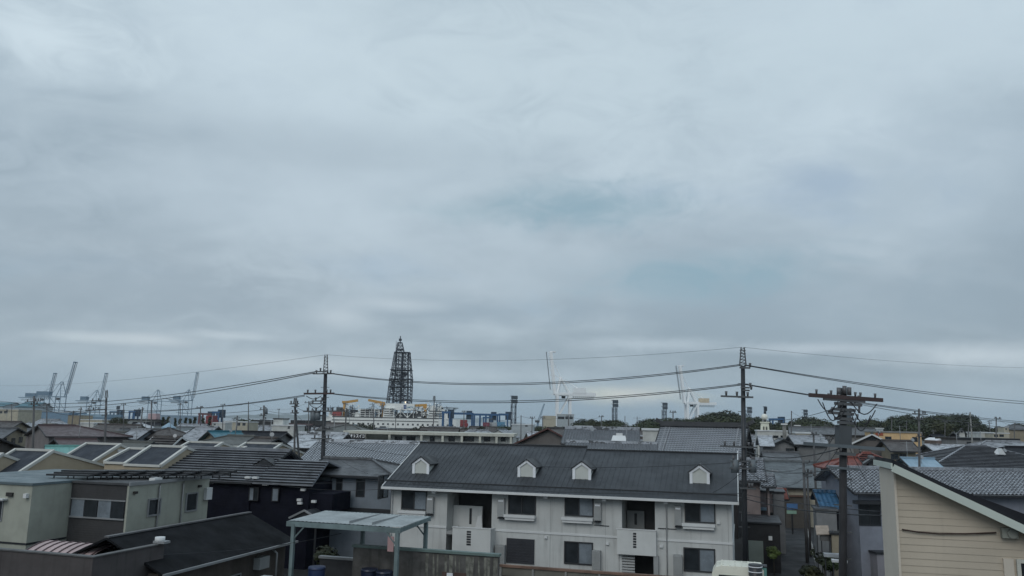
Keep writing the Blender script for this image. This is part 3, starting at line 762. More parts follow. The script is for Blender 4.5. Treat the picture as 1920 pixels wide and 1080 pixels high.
# front wing of the same roof running on to the right, small dark gablet and porch
def navy_extra():
    wf, wb, H, Ln, zf, zb, yf, yb, wx0, wx1 = d
    mb = MB(); x1 = wx1 + 5.0
    slope(mb, (Ln / 2, -wf, zf), (x1, -wf, zf), (Ln / 2, -1.4, zf + 1.4), (x1 - .7, -1.4, zf + 1.4), 'step', 0, .38)
    slope(mb, (x1, 3.2, zf), (Ln / 2, 3.2, zf), (x1 - .7, -1.4, zf + 1.4), (Ln / 2, -1.4, zf + 1.4), 'flat')
    mb.build('wing_roof', [ROOFS['stripe'], TSHADE], nh)
    mb = MB(); mb.box(wx1 - .2, x1 - .5, yf + .15, 3.0, 0, zf - .02); w_ = mb.build('wing_wall', WALLS['navy'], nh)
    mb = MB(); gx = Ln / 2 - .6
    for sg in (-1, 1): mb.face([(gx, -2.6, H - .45), (gx + sg * 1.5, -2.6, H - 1.25), (gx + sg * 1.5, -.2, H - 1.2), (gx, .2, H - .4)])
    mb.face([(gx, -2.55, H - .5), (gx + 1.4, -2.55, H - 1.3), (gx - 1.4, -2.55, H - 1.3)]); mb.build('gablet', BLACK, nh)
    T = face_T('f', yf)
    for px, py in ((467, 895), (481, 895.5), (500, 908)):
        a, z = hit(nh.location, -15, 'f', yf, px, py); MB(T).box(a - .2, a + .2, 0, .25, z - .06, z + .07).build('vent_hood', SILL, nh)
    T2 = face_T('f', yf + .15)
    for px, py in ((570, 918), (563, 937), (564, 943), (590, 940)):
        a, z = hit(nh.location, -15, 'f', yf + .15, px, py); MB(T2).box(a - .16, a + .16, 0, .2, z - .08, z + .08).build('wall_box', SILL, w_)
    # porch gable with pale edge
    O = hit(nh.location, -15, 'f', yf - 1.6, 571, 957)
    x, z = O; mb = MB()
    for sg in (-1, 1): mb.face([(x, yf - 1.6, z), (x + sg * 1.0, yf - 1.6, z - .5), (x + sg * 1.0, yf, z - .5), (x, yf, z)])
    mb.face([(x, yf - 1.55, z - .06), (x + .9, yf - 1.55, z - .5), (x - .9, yf - 1.55, z - .5)])
    po = mb.build('porch_roof', BLACK, nh)
    mb = MB(); mb.bar((x, yf - 1.63, z), (x - 1.1, yf - 1.63, z - .53), .06, .12); mb.bar((x, yf - 1.63, z), (x + 1.1, yf - 1.63, z - .53), .06, .12); mb.build('porch_verge', ALU, po)
    mb = MB(); mb.box(x - .85, x - .75, yf - 1.5, yf - 1.4, 0, z - .5); mb.box(x + .75, x + .85, yf - 1.5, yf - 1.4, 0, z - .5); mb.build('post', BLACK, po)
    # balcony at the right end
    a = hit(nh.location, -15, 'f', yf, 620, 930); b = hit(nh.location, -15, 'f', yf, 648, 960)
    bm = MB(); bm.box(x1 - .5, x1 + 1.2, yf + .3, yf + 3, b[1] - .1, a[1] + .1); bm.build('balcony', WALLS['navy'], nh)
navy_extra()

# ---- blue-grey house with hipped slate roof ----
bh = house('blue_house', 'blue grey sided two storey house with hipped slate roof beside the white apartment block', (697, 862, 62), 608, yaw=-16, side='R', fe=('n', 3.6, .95), hip='R', roof='slate', wall='bluegrey',
    wins=[('f', 670, 899, 682, 930, (('panes', 1), ('frame', FRAME))), ('r', 711, 893, 726, 931, (('panes', 2), ('frame', FRAME), ('curtain', [1]))), ('f', 622, 897, 640, 923, (('panes', 2), ('frame', FRAME), ('curtain', [0])))])
d = DIM[bh.name]; z = hit(bh.location, -16, 'f', d[6], 690, 957)[1]
MB().box(d[8] - .03, d[9] + .03, d[6] - .04, d[7] + .04, z - .12, z + .14).build('band', FRAME, bh)
MB().box(d[9] + .0, d[9] + .08, d[6] - .08, d[6] + .02, 0, d[4] - .1).build('downpipe', FRAME, bh)

# ---- row houses with raised white trimmed roof panels ----
TRIMW = mat('ivory_fascia', (.52, .52, .49), .6, .05)
DPANEL = mat('blue_black_seam_roof', (.024, .029, .040), .6, .12, 'seam', p1=.2, spec=.3)
TANR = mat('tan_roughcast', (.38, .32, .235), .85, .07)
ROOFS['dpanel'] = DPANEL; WALLS['tanr'] = TANR
def saw(label, apex, other, fe, be, yaw=-16, side='R'):
    r = house('row_house', label, apex, other, yaw=yaw, side=side, fe=fe, be=be, roof='dpanel', wall='tanr', ov=.02, cap=False, gut=False, verge=TRIMW, group='row houses with white edged roof panels', trimw=.18)
    wf, wb, H, Ln, zf, zbk, yf, yb, wx0, wx1 = DIM[r.name]; ro = [c for c in r.children if c.name.startswith('roof')][0]
    for a, b, nm in (((-Ln / 2, 0, H + .05), (Ln / 2, 0, H + .05), 'ridge_trim'), ((-Ln / 2, -wf, zf), (Ln / 2, -wf, zf), 'eave_trim'), ((-Ln / 2, -wf, zf + .06), (-Ln / 2, 0, H + .06), 'side_trim'), ((Ln / 2, -wf, zf + .06), (Ln / 2, 0, H + .06), 'side_trim')):
        MB().bar(a, b, .22, .16).build(nm, TRIMW, ro)
    return r
s1 = saw('tan gabled row house with white edged dark roof, leftmost, above the beige block', (100, 846, 60), 30, (30, 891), (213, 877))
s1b = saw('row house with white edged dark roof cut off by the left edge of the view', (5, 852, 58), -60, (-62, 897), (100, 885))
s2 = saw('tan row house with white edged roof and a small vent in its gable', (226, 834, 69), 163, (174, 867), (300, 868))
s3 = saw('row house with the largest white edged roof panel, left of the navy house', (350, 839, 62), 284, (301, 874), (420, 868))
s3b = saw('narrow lower row house roof squeezed between two white edged gables', (290, 843, 63.5), 244, (243, 869), (340, 872))
s4 = saw('row house with white edged roof over the left half of the striped navy roof', (418, 831, 74), 356, (372, 858), (480, 852))
s5 = saw('row house with white edged roof over the right part of the striped roof', (529, 833, 76), 462, (485, 862), (590, 858))
s6 = saw('low connecting row house roof between two white edged gables behind the navy roof', (462, 839, 76), 425, (430, 855), (520, 855))
z = hit(s2.location, -16, 'r', DIM[s2.name][9], 226, 845)
MB(face_T('r', DIM[s2.name][9])).box(z[0] - .4, z[0] + .4, 0, .15, z[1] - .1, z[1] + .1).build('wall_vent', SILL, s2)

# ---- steel carport with pale translucent roof ----
def carport():
    A = P(540, 976, 42); root = thing('carport', 'teal steel carport with a pale flat sheet roof in front of the apartment block', 'carport', (A.x, A.y, 0), -17)
    TEAL = mat('teal_paint', (.15, .20, .205), .6, .25, streak=.5); yaw = -17; loc = (A.x, A.y)
    zt = A.z; W = hit(loc, yaw, 'f', 0, 750, 994)[0]; D = 3.7
    mb = MB()
    n = 26
    for k in range(n):
        x0, x1 = W * k / n, W * (k + 1) / n; xm = (x0 + x1) / 2
        mb.face([(x0, 0, zt), (xm, 0, zt + .02), (xm, D, zt + .15), (x0, D, zt + .13)]); mb.face([(xm, 0, zt + .02), (x1, 0, zt), (x1, D, zt + .13), (xm, D, zt + .15)])
    sh = mb.build('roof_sheet', mat('pale_corrugated_sheet', (.30, .33, .335), .6, .2, streak=.2), root)
    mb = MB(); [mb.box(W * f - .01, W * f + .01, .1, D - .1, zt + .03, zt + .16) for f in (.55, .75)]; mb.build('sheet_joint', ALU, sh)
    mb = MB(); mb.box(-.05, W + .05, -.06, .06, zt - .27, zt - .03); mb.box(-.05, W + .05, D - .06, D + .06, zt - .1, zt + .14)
    mb.bar((0, .06, zt - .14), (0, D - .06, zt + .03), .1, .2); mb.bar((W, .06, zt - .14), (W, D - .06, zt + .03), .1, .2)
    for k in range(1, 5): mb.bar((W * k / 5, .06, zt - .1), (W * k / 5, D - .06, zt + .06), .07, .1)
    mb.build('frame', TEAL, root)
    for x, y in ((.35, 0), (W - .12, 0), (2.4, D - .1), (W - .15, D - .1)):
        mb = MB(); mb.box(x - .09, x + .09, y - .09, y + .09, 0, zt - .15); mb.bar((x, y, zt - .9), (x + (.6 if x < 3 else -.6), y, zt - .25), .06, .06)
        mb.build('post', TEAL, root)
    s = MB(); s.box(W - .62, W - .3, -.02, .02, zt - 1.15, zt - .45); s.build('notice_plate', mat('faded_pink_plate', (.40, .25, .25), .7), root)
carport()

# ---- stained wall with green capping behind the carport ----
def wall_run(label, px0, py0, px1, D, yaw, th, m, cap, capcol, D2=None, name='boundary_wall', cat='wall', posts=0):
    A = P(px0, py0, D); lo, hi = .2, 60; u = Vector((math.cos(R(yaw)), math.sin(R(yaw)), 0))
    for _ in range(40):
        mid = (lo + hi) / 2
        if proj(A + u * mid)[0] < px1: lo = mid
        else: hi = mid
    W = lo; H = A.z; root = thing(name, label, cat, (A.x, A.y, 0), yaw)
    MB().box(0, W, 0, th, 0, H - .12).build('panel', m, root)
    MB().box(-.05, W + .05, -.08, th + .08, H - .12, H).build('coping', capcol, root)
    return root, W, H
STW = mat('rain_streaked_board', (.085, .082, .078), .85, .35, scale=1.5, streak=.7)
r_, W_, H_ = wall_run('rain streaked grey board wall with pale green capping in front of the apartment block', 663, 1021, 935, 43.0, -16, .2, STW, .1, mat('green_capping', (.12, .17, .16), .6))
strk = mat('lime_streak', (.15, .15, .13), .9, .5, scale=3, streak=.8)
mb = MB(); random.seed(3)
for k in range(13):
    x = W_ * .52 + k * W_ * .037 + random.uniform(-.12, .12); mb.face([(x, -.006, H_ - .2), (x + .05 + random.random() * .2, -.006, H_ - .2), (x + .14, -.006, H_ - 1.2 - random.random()), (x + .03, -.006, H_ - 1.0 - random.random())])
mb.build('lime_stain', strk, r_)
MB().box(W_ * .66, W_ * .70, -.03, -.01, H_ - 1.9, H_ - 1.05).build('white_notice', DTRIM, r_)
mb = MB(); mb.box(W_ * .63, W_ * .66, -.05, -.012, H_ - 2.0, H_ - 1.0); mb.box(W_ * .71, W_ * .79, -.05, -.012, H_ - 2.0, H_ - 1.0); mb.build('brown_board', mat('brown_board', (.075, .045, .038), .8), r_)
T = MB(); T.box(0, 1, 0, 1, 0, 1)
o = thing('marker_post', 'bright yellow post at the right end of the streaked wall', 'post', G0(928, 41.6, 3), -16)
MB().box(-.11, .11, -.05, .05, 0, Hz(1052, 928, 41.6)).build('post', mat('yellow_paint', (.55, .36, .07), .6, .15), o)
MB().box(-.13, .13, -.07, .07, Hz(1052, 928, 41.6), Hz(1052, 928, 41.6) + .05).build('cap', mat('yellow_paint', (.5, .3, .05)), o)
r2, W2, H2 = wall_run('long beige panel fence with rusty top rail below the apartment block windows', 938, 1058, 1425, 44.6, -16, .06, mat('beige_fence_panel', (.15, .145, .125), .8, .15, streak=.3), .1, mat('rusty_rail', (.16, .10, .075), .8, .4), name='fence', cat='fence')
for k in range(8):
    MB().box(W2 * k / 7.5, W2 * k / 7.5 + .1, -.1, -.005, 0, H2 - .14).build('post', CONC, r2)
MB().box(0, W2, -.06, -.003, H2 - .62, H2 - .55).build('rail', mat('dark_rail', (.05, .04, .035)), r2)
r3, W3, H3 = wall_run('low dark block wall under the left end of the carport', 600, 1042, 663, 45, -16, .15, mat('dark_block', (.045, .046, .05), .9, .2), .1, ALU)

# ---- white boxy van roof, drum and green bin ----
def van():
    H = 2.75; px = 1380; D = 43.3 - 3.0
    A = G0(1384, 39.2, 3); root = thing('parked_van', 'cream white box van at the fence, only its ribbed roof in view', 'van', A, -16)
    H = Hz(1057, 1384, 39.2)
    m = mat('cream_van_paint', (.74, .73, .63), .35, .08); mb = MB()
    w_, l_ = .85, 1.15
    prof = [(-l_, .5), (-l_, H - .35), (-l_ + .18, H - .06), (-l_ + .5, H), (l_ - .1, H), (l_, H - .1), (l_, .5)]
    for a, b in zip(prof, prof[1:]): mb.face([(a[0], -w_, a[1]), (b[0], -w_, b[1]), (b[0], w_, b[1]), (a[0], w_, a[1])][::-1])
    for s in (-w_, w_): mb.face([(p[0], s, p[1]) for p in prof][::(1 if s < 0 else -1)])
    bo = mb.build('body', m, root)
    mb = MB()
    for k in range(6): x = -l_ + .4 + k * .3; mb.box(x, x + .05, -w_ + .05, w_ - .05, H - .005, H + .02)
    mb.build('roof_rib', m, bo)
    for x in (-l_ + .45, l_ - .45):
        for y in (-w_ - .02, w_ + .02):
            T_ = MB(); T_.tube([(x, y - .1, .36), (x, y + .1, .36)], .36, 14); T_.build('wheel', BLACK, root)
    MB().box(-l_ + .3, l_ - .5, -w_ - .02, -w_ + .01, H - .95, H - .4).build('window', GLASS, bo)
van()
def drum():
    D = 38.0; A = G0(1417, D, 3); H = Hz(1058, 1417, D); root = thing('water_tank', 'black ribbed drum with white hoops beside the cream van', 'drum', A)
    MB().tube([(0, 0, H - 1.4), (0, 0, H)], .30, 16).build('drum', BLACK, root)
    [MB().tube([(0, 0, H - .12 - k * .22), (0, 0, H - .08 - k * .22)], .32, 16).build('hoop', DTRIM, root) for k in range(5)]
    [MB().bar((x, y, 0), (x, y, H - 1.4), .07).build('leg', BLACK, root) for x in (-.2, .2) for y in (-.2, .2)]
    A = G0(1432, 38.4, 3); H = Hz(1062, 1432, 38.4); root = thing('green_locker', 'teal green locker right of the ribbed drum', 'locker', A, -16)
    MB().box(-.14, .14, -.3, .3, .1, H).build('body', mat('teal_green_paint', (.10, .24, .22), .6), root); MB().box(-.16, .16, -.33, .33, H, H + .05).build('lid', BLACK, root)
drum()
def barrel(label, px, py, D, col, n):
    A = G(px, D); H = Hz(py, px, D); root = thing('storage_barrel', label, 'barrel', A)
    b = MB().tube([(0, 0, 0), (0, 0, .1), (0, 0, H - .1), (0, 0, H)], .42, 16).build('drum', mat(n, col, .4), root)
    [MB().tube([(0, 0, H * f), (0, 0, H * f + .04)], .44, 16).build('hoop', mat(n + '_dark', tuple(c * .6 for c in col), .4), root) for f in (.33, .66, .96)]
barrel('dark blue drum under the left end of the teal carport', 588, 1062, 41.5, (.02, .035, .09), 'blue_plastic')
barrel('navy drum against the streaked wall under the carport, left one of the two', 688, 1066, 42.0, (.015, .022, .05), 'navy_plastic')
barrel('navy drum against the streaked wall under the carport, right one of the two', 716, 1070, 41.5, (.015, .022, .05), 'navy_plastic')

# ---- near house with yellow lap siding, bottom right ----
def siding_house():
    yaw = -14; D = 19.0; O = G0(1682, D, 8); loc = (O.x, O.y); root = thing('siding_house', 'near house in pale yellow lap siding with a steep white verge, bottom right', 'house', O, yaw)
    q = lambda px, py, y=0.: hit(loc, yaw, 'f', y, px, py)
    sm = mat('yellow_lap_siding', (.46, .40, .32), .75, .09, scale=.5, streak=.18)
    a0, zt0 = q(1682, 880); a1, zt1 = q(1921, 992); sl = (zt1 - zt0) / (a1 - a0)
    xw = 5.2; zr = lambda x: zt0 + sl * (x - a0)
    lap = .152; mb = MB(); z = 0; bk = 1.6
    mb.face([(0, 0.0, 0), (xw, 0.0, 0), (xw, 0.0, zr(xw)), (0, 0.0, zr(0) - .02)])
    x0 = .02; k = 0
    while z < zt0 - .05:
        # each board leans out at its lower edge
        za, zb_ = z, min(z + lap, zt0)
        xe_a = min(xw, x0 + max(0, (za - zr(x0)) / sl)); xe_b = min(xw, x0 + max(0, (zb_ - zr(x0)) / sl))
        if xe_b > x0 + .02:
            mb.face([(x0, -.024, za), (xe_a, -.024, za), (xe_b, -.012, zb_), (x0, -.012, zb_)]); mb.face([(x0, -.012, za), (xe_a, -.012, za), (xe_a, -.024, za), (x0, -.024, za)])
        z += lap
    mb.face([(xw, 0.0, 0), (xw, 0, zr(xw)), (xw, 5, zr(xw)), (xw, 5, 0)]); mb.face([(0, bk, 0), (xw, bk, 0), (xw, bk, zr(xw)), (0, bk, zt0)])
    wa = mb.build('wall', sm, root)
    MB().box(-.03, .02, -.045, bk, 0, zt0 - .02).build('corner_trim', mat('pale_corner_trim', (.58, .52, .44), .7, .04), wa)
    # roof: single slope falling to the right, verge board in greenish white
    nx = Vector((1, 0, sl)).normalized(); mb = MB(); x1 = xw + .6
    A, B = (-.10, zr(-.10)), (x1, zr(x1))
    mb.face([(A[0], -.35, A[1] + .16), (B[0], -.35, B[1] + .16), (B[0], bk + .1, B[1] + .16), (A[0], bk + .1, A[1] + .16)])
    mb.face([(A[0], -.35, A[1] + .05), (A[0], bk + .1, A[1] + .05), (B[0], bk + .1, B[1] + .05), (B[0], -.35, B[1] + .05)])
    mb.face([(A[0], -.35, A[1] + .05), (B[0], -.35, B[1] + .05), (B[0], -.35, B[1] + .16), (A[0], -.35, A[1] + .16)]); mb.face([(A[0], -.35, A[1] + .05), (A[0], -.35, A[1] + .16), (A[0], bk + .1, A[1] + .16), (A[0], bk + .1, A[1] + .05)])
    ro = mb.build('roof', ROOFS['dark'], root)
    mb = MB(); mb.bar((A[0], -.37, A[1] - .03), (B[0], -.37, B[1] - .03), .05, .17); mb.box(A[0] - .04, A[0], -.36, bk + .12, A[1] - .06, A[1] + .07); mb.build('bargeboard', mat('greenish_white_verge', (.50, .55, .50), .6, .05), ro)
    mb = MB(); mb.bar((A[0] + .1, -.18, A[1] - .02), (B[0], -.18, B[1] - .02), .36, .03); mb.build('soffit', sm, ro)
    # raised dark tiles of the rear roof behind the verge
    mb = MB(); 
    f_ = lambda x, y, dz: (x, y, zr(x) + .105 * x + dz)
    xa, xb, ya, yb_ = 1.3, xw + 1.2, bk + .05, 5.6
    slope(mb, f_(xb, ya, .12), f_(xb, yb_, .12), f_(xa, ya, .12), f_(xa, yb_, .12), 'flat', 0, .3, th=.3)
    mb.build('rear_roof', ROOFS['dark'], ro)
    p = [q(1690, 992), q(1720, 997), q(1760, 1000), q(1810, 1000), q(1866, 998)]
    MB().tube([(x, -.07, z_) for x, z_ in p], .018, 5).build('wall_cable', mat('brown_cable', (.05, .03, .025)), wa)
    x, z_ = q(1884, 997)
    vb = MB(); vb.box(x - .1, x + .22, -.16, -.02, z_ - .12, z_ + .10); vh = vb.build('vent_hood', mat('grey_vent', (.24, .25, .22), .6), wa)
    T2 = MB(); T2.tube([(x + .1, -.2, z_ - .02), (x + .1, -.14, z_ - .02)], .1, 12); T2.build('vent_cap', mat('grey_vent', (.24, .25, .22)), vh)
    x, z_ = q(1900, 1050); window(wa, face_T('f', -.03), x + .12, z_ - 1.4, x + 1.6, z_ - .05, frame=mat('ivory_frame', (.5, .5, .45)), fw=.08)
    mb = MB(); mb.box(x - .22, x - .02, -.08, -.02, 0, z_ + .03); mb.build('window_trim', mat('pale_corner_trim', (.3, .26, .21)), wa)
siding_house()

# ---- long slate-blue house with glazed tile roof behind it ----
lh = house('tiled_house', 'long slate blue house with wavy glazed grey tiles behind the yellow siding house', (1552, 877.5, 56.5), 2050, yaw=3, side='L', fe=('n', 3.6, 1.35), be=('n', 2.2, .9), ov=.55, roof='kawara', wall='slateblue', style='kawara', row=.25, capw=.34,
    wins=[('f', 1611, 945, 1650, 984, (('panes', 2), ('frame', BLACK)))])
d = DIM[lh.name]; T = face_T('f', d[6]); a = hit(lh.location, 3, 'f', d[6], 1598, 938); b = hit(lh.location, 3, 'f', d[6], 1660, 945)
MB(T).box(a[0], b[0] + .6, 0, .5, b[1], a[1] + .02).build('window_canopy', BLACK, lh)
z = hit(lh.location, 3, 'f', d[6], 1620, 1031)[1]
MB(T).box(d[8] + .6, d[9], 0, .9, 0, z - .1).build('lean_to_wall', mat('mauve_grey_render', (.20, .195, .215), .8, .12, streak=.2), lh)
MB(T).box(d[8] + .5, d[9], 0, 1.0, z - .1, z).build('lean_to_roof', BLACK, lh)
# =====================================================================
# NAMED HOUSES OF THE MIDDLE DISTANCE
# =====================================================================
h = house
n_ = lambda a, b: ('n', a, b)
fr1 = (('panes', 2), ('frame', FRAME))
# --- left ---
h('tan_house', 'tan house with grey roof and three dark windows at the left edge of the view', (34, 803, 120), -70, yaw=8, fe=n_(4.6, 1.5), be=(51, 812), roof='slate', wall='tan', wins=[('r', 6, 822, 11, 831, fr1), ('r', 22, 822, 27, 832, fr1), ('r', 36, 820, 41, 829, fr1)])
h('tan_house', 'tan gabled house behind the one with three windows, its roof higher', (41, 791, 150), -60, yaw=8, fe=n_(5, 1.6), be=(58, 801), roof='brown', wall='tan')
h('brown_house', 'dark olive brown gable wall cut by the left edge, below the tan house', (-12, 818, 84), -110, yaw=8, fe=n_(5, 1.7), be=(46, 840), roof='brown', wall='brown')
h('maroon_house', 'grey house under the larger maroon roof on the left', (71, 797, 112), 141, yaw=40, side='L', fe=(86, 818), be=(45, 816), roof='maroon', wall='pinkgrey', hip='R')
h('maroon_house', 'grey house under the smaller and lower maroon roof, in front of the larger one', (102, 823, 92), 181, yaw=40, side='L', fe=(111, 835), be=(89, 835), roof='maroon', wall='grey')
h('teal_roofed_house', 'low house with pale teal green metal roof behind the white edged row houses', (84, 837, 80), 172, yaw=30, side='L', fe=n_(4, 1.25), be=n_(4, 1.25), roof='teal', wall='grey')
h('pyramid_house', 'dark house with a lower brown hip roof topped by a small pale pyramid', (314, 803, 120), Ln=.5, yaw=-16, side='L', fe=n_(3.0, 1.35), hip='LR', roof='brown', wall='brown')
def pyr():
    A = P(317, 792, 121); o = thing('lantern_roof', 'small pale grey pyramid roof rising over the brown hip roof', 'roof lantern', (A.x, A.y, 0), -16)
    zb = Hz(802, 317, 121); mb = MB(); r = 1.15
    for k in range(6):
        a, b = k * math.pi / 3, (k + 1) * math.pi / 3
        mb.face([(r * math.cos(a), r * math.sin(a), zb), (r * math.cos(b), r * math.sin(b), zb), (0, 0, A.z)]); mb.face([(r * .9 * math.cos(a), r * .9 * math.sin(a), 2), (r * .9 * math.cos(b), r * .9 * math.sin(b), 2), (r * .9 * math.cos(b), r * .9 * math.sin(b), zb), (r * .9 * math.cos(a), r * .9 * math.sin(a), zb)])
    mb.build('roof', ROOFS['lblue'], o); MB().tube([(0, 0, A.z - .1), (0, 0, A.z + .6)], .05).build('finial', ALU, o)
pyr()
h('slate_house', 'blue grey gabled house with pale patchy slate roof left of the brown tiled house', (283, 806, 118), 246, yaw=-12, fe=(257, 824), be=n_(4.5, 1.5), roof='patch', wall='bluegrey')
h('brown_tiled_house', 'house with brown grey striped roof and pale verge behind the white edged panels', (341, 820, 92), 289, yaw=-16, fe=(321, 838), be=n_(3.6, 1.6), roof='brown', wall='pinkgrey', verge=WHITE, style='step', row=.4)
h('wavy_roof_house', 'low house with brownish wavy tiles just left of the brown striped roof', (288, 830, 86), 232, yaw=-16, fe=n_(4.5, 1.6), roof='olive', wall='grey', style='flat')
h('slate_house', 'house with a large pale patchy slate roof beside the teal blue gable', (410, 801, 112), 368, yaw=-14, fe=(373, 827), be=n_(4.5, 2.2), roof='patch', wall='pinkgrey')
h('teal_gabled_house', 'cream gabled house with deep teal blue roof', (390, 809, 98), 452, yaw=38, side='L', fe=(408, 827), be=(372, 825), roof='blueteal', wall='tan')
h('grey_hipped_house', 'house with olive grey hipped roof in front of the teal blue gable', (428, 817, 88), 478, yaw=-12, side='L', fe=n_(4.2, 1.35), hip='L', roof='olive', wall='grey')
h('dark_roofed_house', 'wide dark slate roof running behind the slim pole left of centre', (442, 809, 104), 538, yaw=-8, side='L', fe=n_(4.5, 1.5), roof='dark', wall='grey')
h('dark_gabled_house', 'dark gabled house with dull grey roof left of the braced pole', (522, 822, 79), 478, yaw=-14, fe=(500, 834), be=(552, 843), roof='brown', wall='black')
h('pale_roofed_house', 'pale grey tiled roof crossed by the tall left utility pole, the farther of two', (562, 813, 97), 652, yaw=-6, side='L', fe=n_(5.2, 1.45), roof='pale', wall='grey', style='flat', capw=.5)
h('pale_roofed_house', 'broad pale tiled roof directly behind the blue grey house', (596, 828, 75), 800, yaw=-7, side='L', fe=n_(6.5, 2.2), be=n_(4, 1.8), roof='pale', style='kawara', row=.3, wall='grey', capw=.5)
h('maroon_roofed_house', 'house with dull maroon roof behind the tall left utility pole', (612, 793, 150), 652, yaw=-6, side='L', fe=n_(6, 1.4), roof='brown', wall='grey')
h('green_roofed_house', 'small house with dull green hipped roof left of the signboard building', (648, 797, 130), 662, yaw=-10, side='L', fe=n_(3.6, 1.1), hip='LR', roof='olive', wall='grey')
flat('cream_warehouse', 'cream flat roofed hall with small dark windows at the left edge, below the blue roofs', -60, 765, 35, 330, yaw=-6, dep=14, wall='cream', cat='warehouse', wins=[('f', 0, 771, 4, 775), ('f', 8, 771, 14, 775), ('f', 12, 768, 15, 770)])
flat('olive_block', 'olive grey flat roofed building left of the small pole at far left', 128, 778, 149, 330, yaw=-6, dep=9, wall='tan', cap=CONC)
flat('grey_block', 'pale concrete block with a raised stair tower left of the braced pole', 510, 796, 551, 190, yaw=-4, dep=8, wall='white', wins=[('f', 540, 798, 543, 804)])
flat('stair_tower', 'narrow pale stair tower with dark top standing on the concrete block', 513, 784, 531, 192, yaw=-4, dep=4, wall='white', cap=DARKV)
flat('white_block', 'small white flat roofed house below the pines left of centre', 398, 792, 422, 240, yaw=5, dep=8, wall='white', wins=[('f', 401, 794, 404, 797)])
flat('white_block', 'long white low building with a dark ground floor opening, left of the round tree', 422, 789, 436, 250, yaw=5, dep=8, wall='white')
flat('yellow_block', 'cream yellow flat roofed house in front of the round dark tree', 436, 790, 464, 225, yaw=-4, dep=8, wall='cream', wins=[('f', 446, 793, 450, 798), ('f', 455, 793, 460, 798)])
# --- long corridor block with signboard ---
def corridor_block():
    yaw = -4; D = 104; A = P(652, 807, D); loc = (A.x, A.y); root = thing('corridor_block', 'long white corridor block with a black signboard at its left end, behind the roofs', 'apartment building', (A.x, A.y, 0), yaw)
    W = hit(loc, yaw, 'f', 0, 962, 812)[0]; z0 = hit(loc, yaw, 'f', 0, 800, 815.5)[1]; H = A.z
    sm = mat('ivory_slab', (.52, .52, .46), .8, .1, streak=.3)
    MB().box(-.3, W + .2, -1.0, 7, z0, H).build('roof', sm, root)
    wa = MB().box(0, W, 0, 6.8, 0, z0).build('wall', WALLS['white'], root)
    for px in (684, 730, 790, 830, 866, 900, 931, 958):
        s = hit(loc, yaw, 'f', -.9, px, 820)[0]; MB().box(s - .14, s + .14, -.95, -.7, 0, z0).build('pillar', sm, root)
    MB().box(0, W, -1.0, -.9, 2.0, z0 - 2.05).build('railing', CONC, root)
    mb = MB(); 
    s0, s1 = hit(loc, yaw, 'f', -1.5, 688, 820)[0], hit(loc, yaw, 'f', -1.5, 727, 820)[0]
    mb.box(s0, s1, -1.55, -1.45, 3, z0 - .02); mb.build('dark_screen', mat('dark_green_screen', (.035, .04, .035), .8), root)
    for a, b in ((741, 753), (763, 778), (807, 814), (842, 852), (868, 888), (908, 918), (940, 947)):
        p = hit(loc, yaw, 'f', 0, a, 818); q = hit(loc, yaw, 'f', 0, b, 827); window(wa, face_T('f', 0), p[0], q[1], q[0], p[1] - .05, frame=FRAME)
    # signboard with white katakana
    s0, s1 = hit(loc, yaw, 'f', -1.6, 642, 820)[0], hit(loc, yaw, 'f', -1.6, 685, 820)[0]
    z1_, z0_ = hit(loc, yaw, 'f', -1.6, 660, 814.5)[1], hit(loc, yaw, 'f', -1.6, 660, 824.5)[1]
    z1_ += .12; z0_ += .05; sb = thing('signboard', 'black signboard with white katakana lettering on the corridor block', 'sign', (A.x, A.y, 0), yaw)
    MB().box(s0, s1, -1.75, -1.6, z0_ - .2, z1_).build('board', mat('black_board', (.012, .012, .014), .6), sb)
    cu = bpy.data.curves.new('lettering', 'FONT'); cu.body = 'シズオカスイコ'; cu.size = .62; cu.extrude = .01; cu.offset = .012; cu.space_character = 1.0
    to = bpy.data.objects.new('t', cu); COL.objects.link(to); bpy.context.view_layer.update()
    me = bpy.data.meshes.new_from_object(to.evaluated_get(bpy.context.evaluated_depsgraph_get())); bpy.data.objects.remove(to)
    wd = max(v.co.x for v in me.vertices) - min(v.co.x for v in me.vertices)
    lo = bpy.data.objects.new('lettering', me); COL.objects.link(lo); lo.parent = sb; me.materials.clear(); me.materials.append(mat('white_lettering', (.75, .75, .75), .6))
    lo.rotation_euler = (math.pi / 2, 0, 0); k = (s1 - s0) * .88 / wd; lo.scale = (k, k * 1.35, k); lo.location = (s0 + (s1 - s0) * .08, -1.77, (z0_ + z1_) / 2 - .12)
corridor_block()
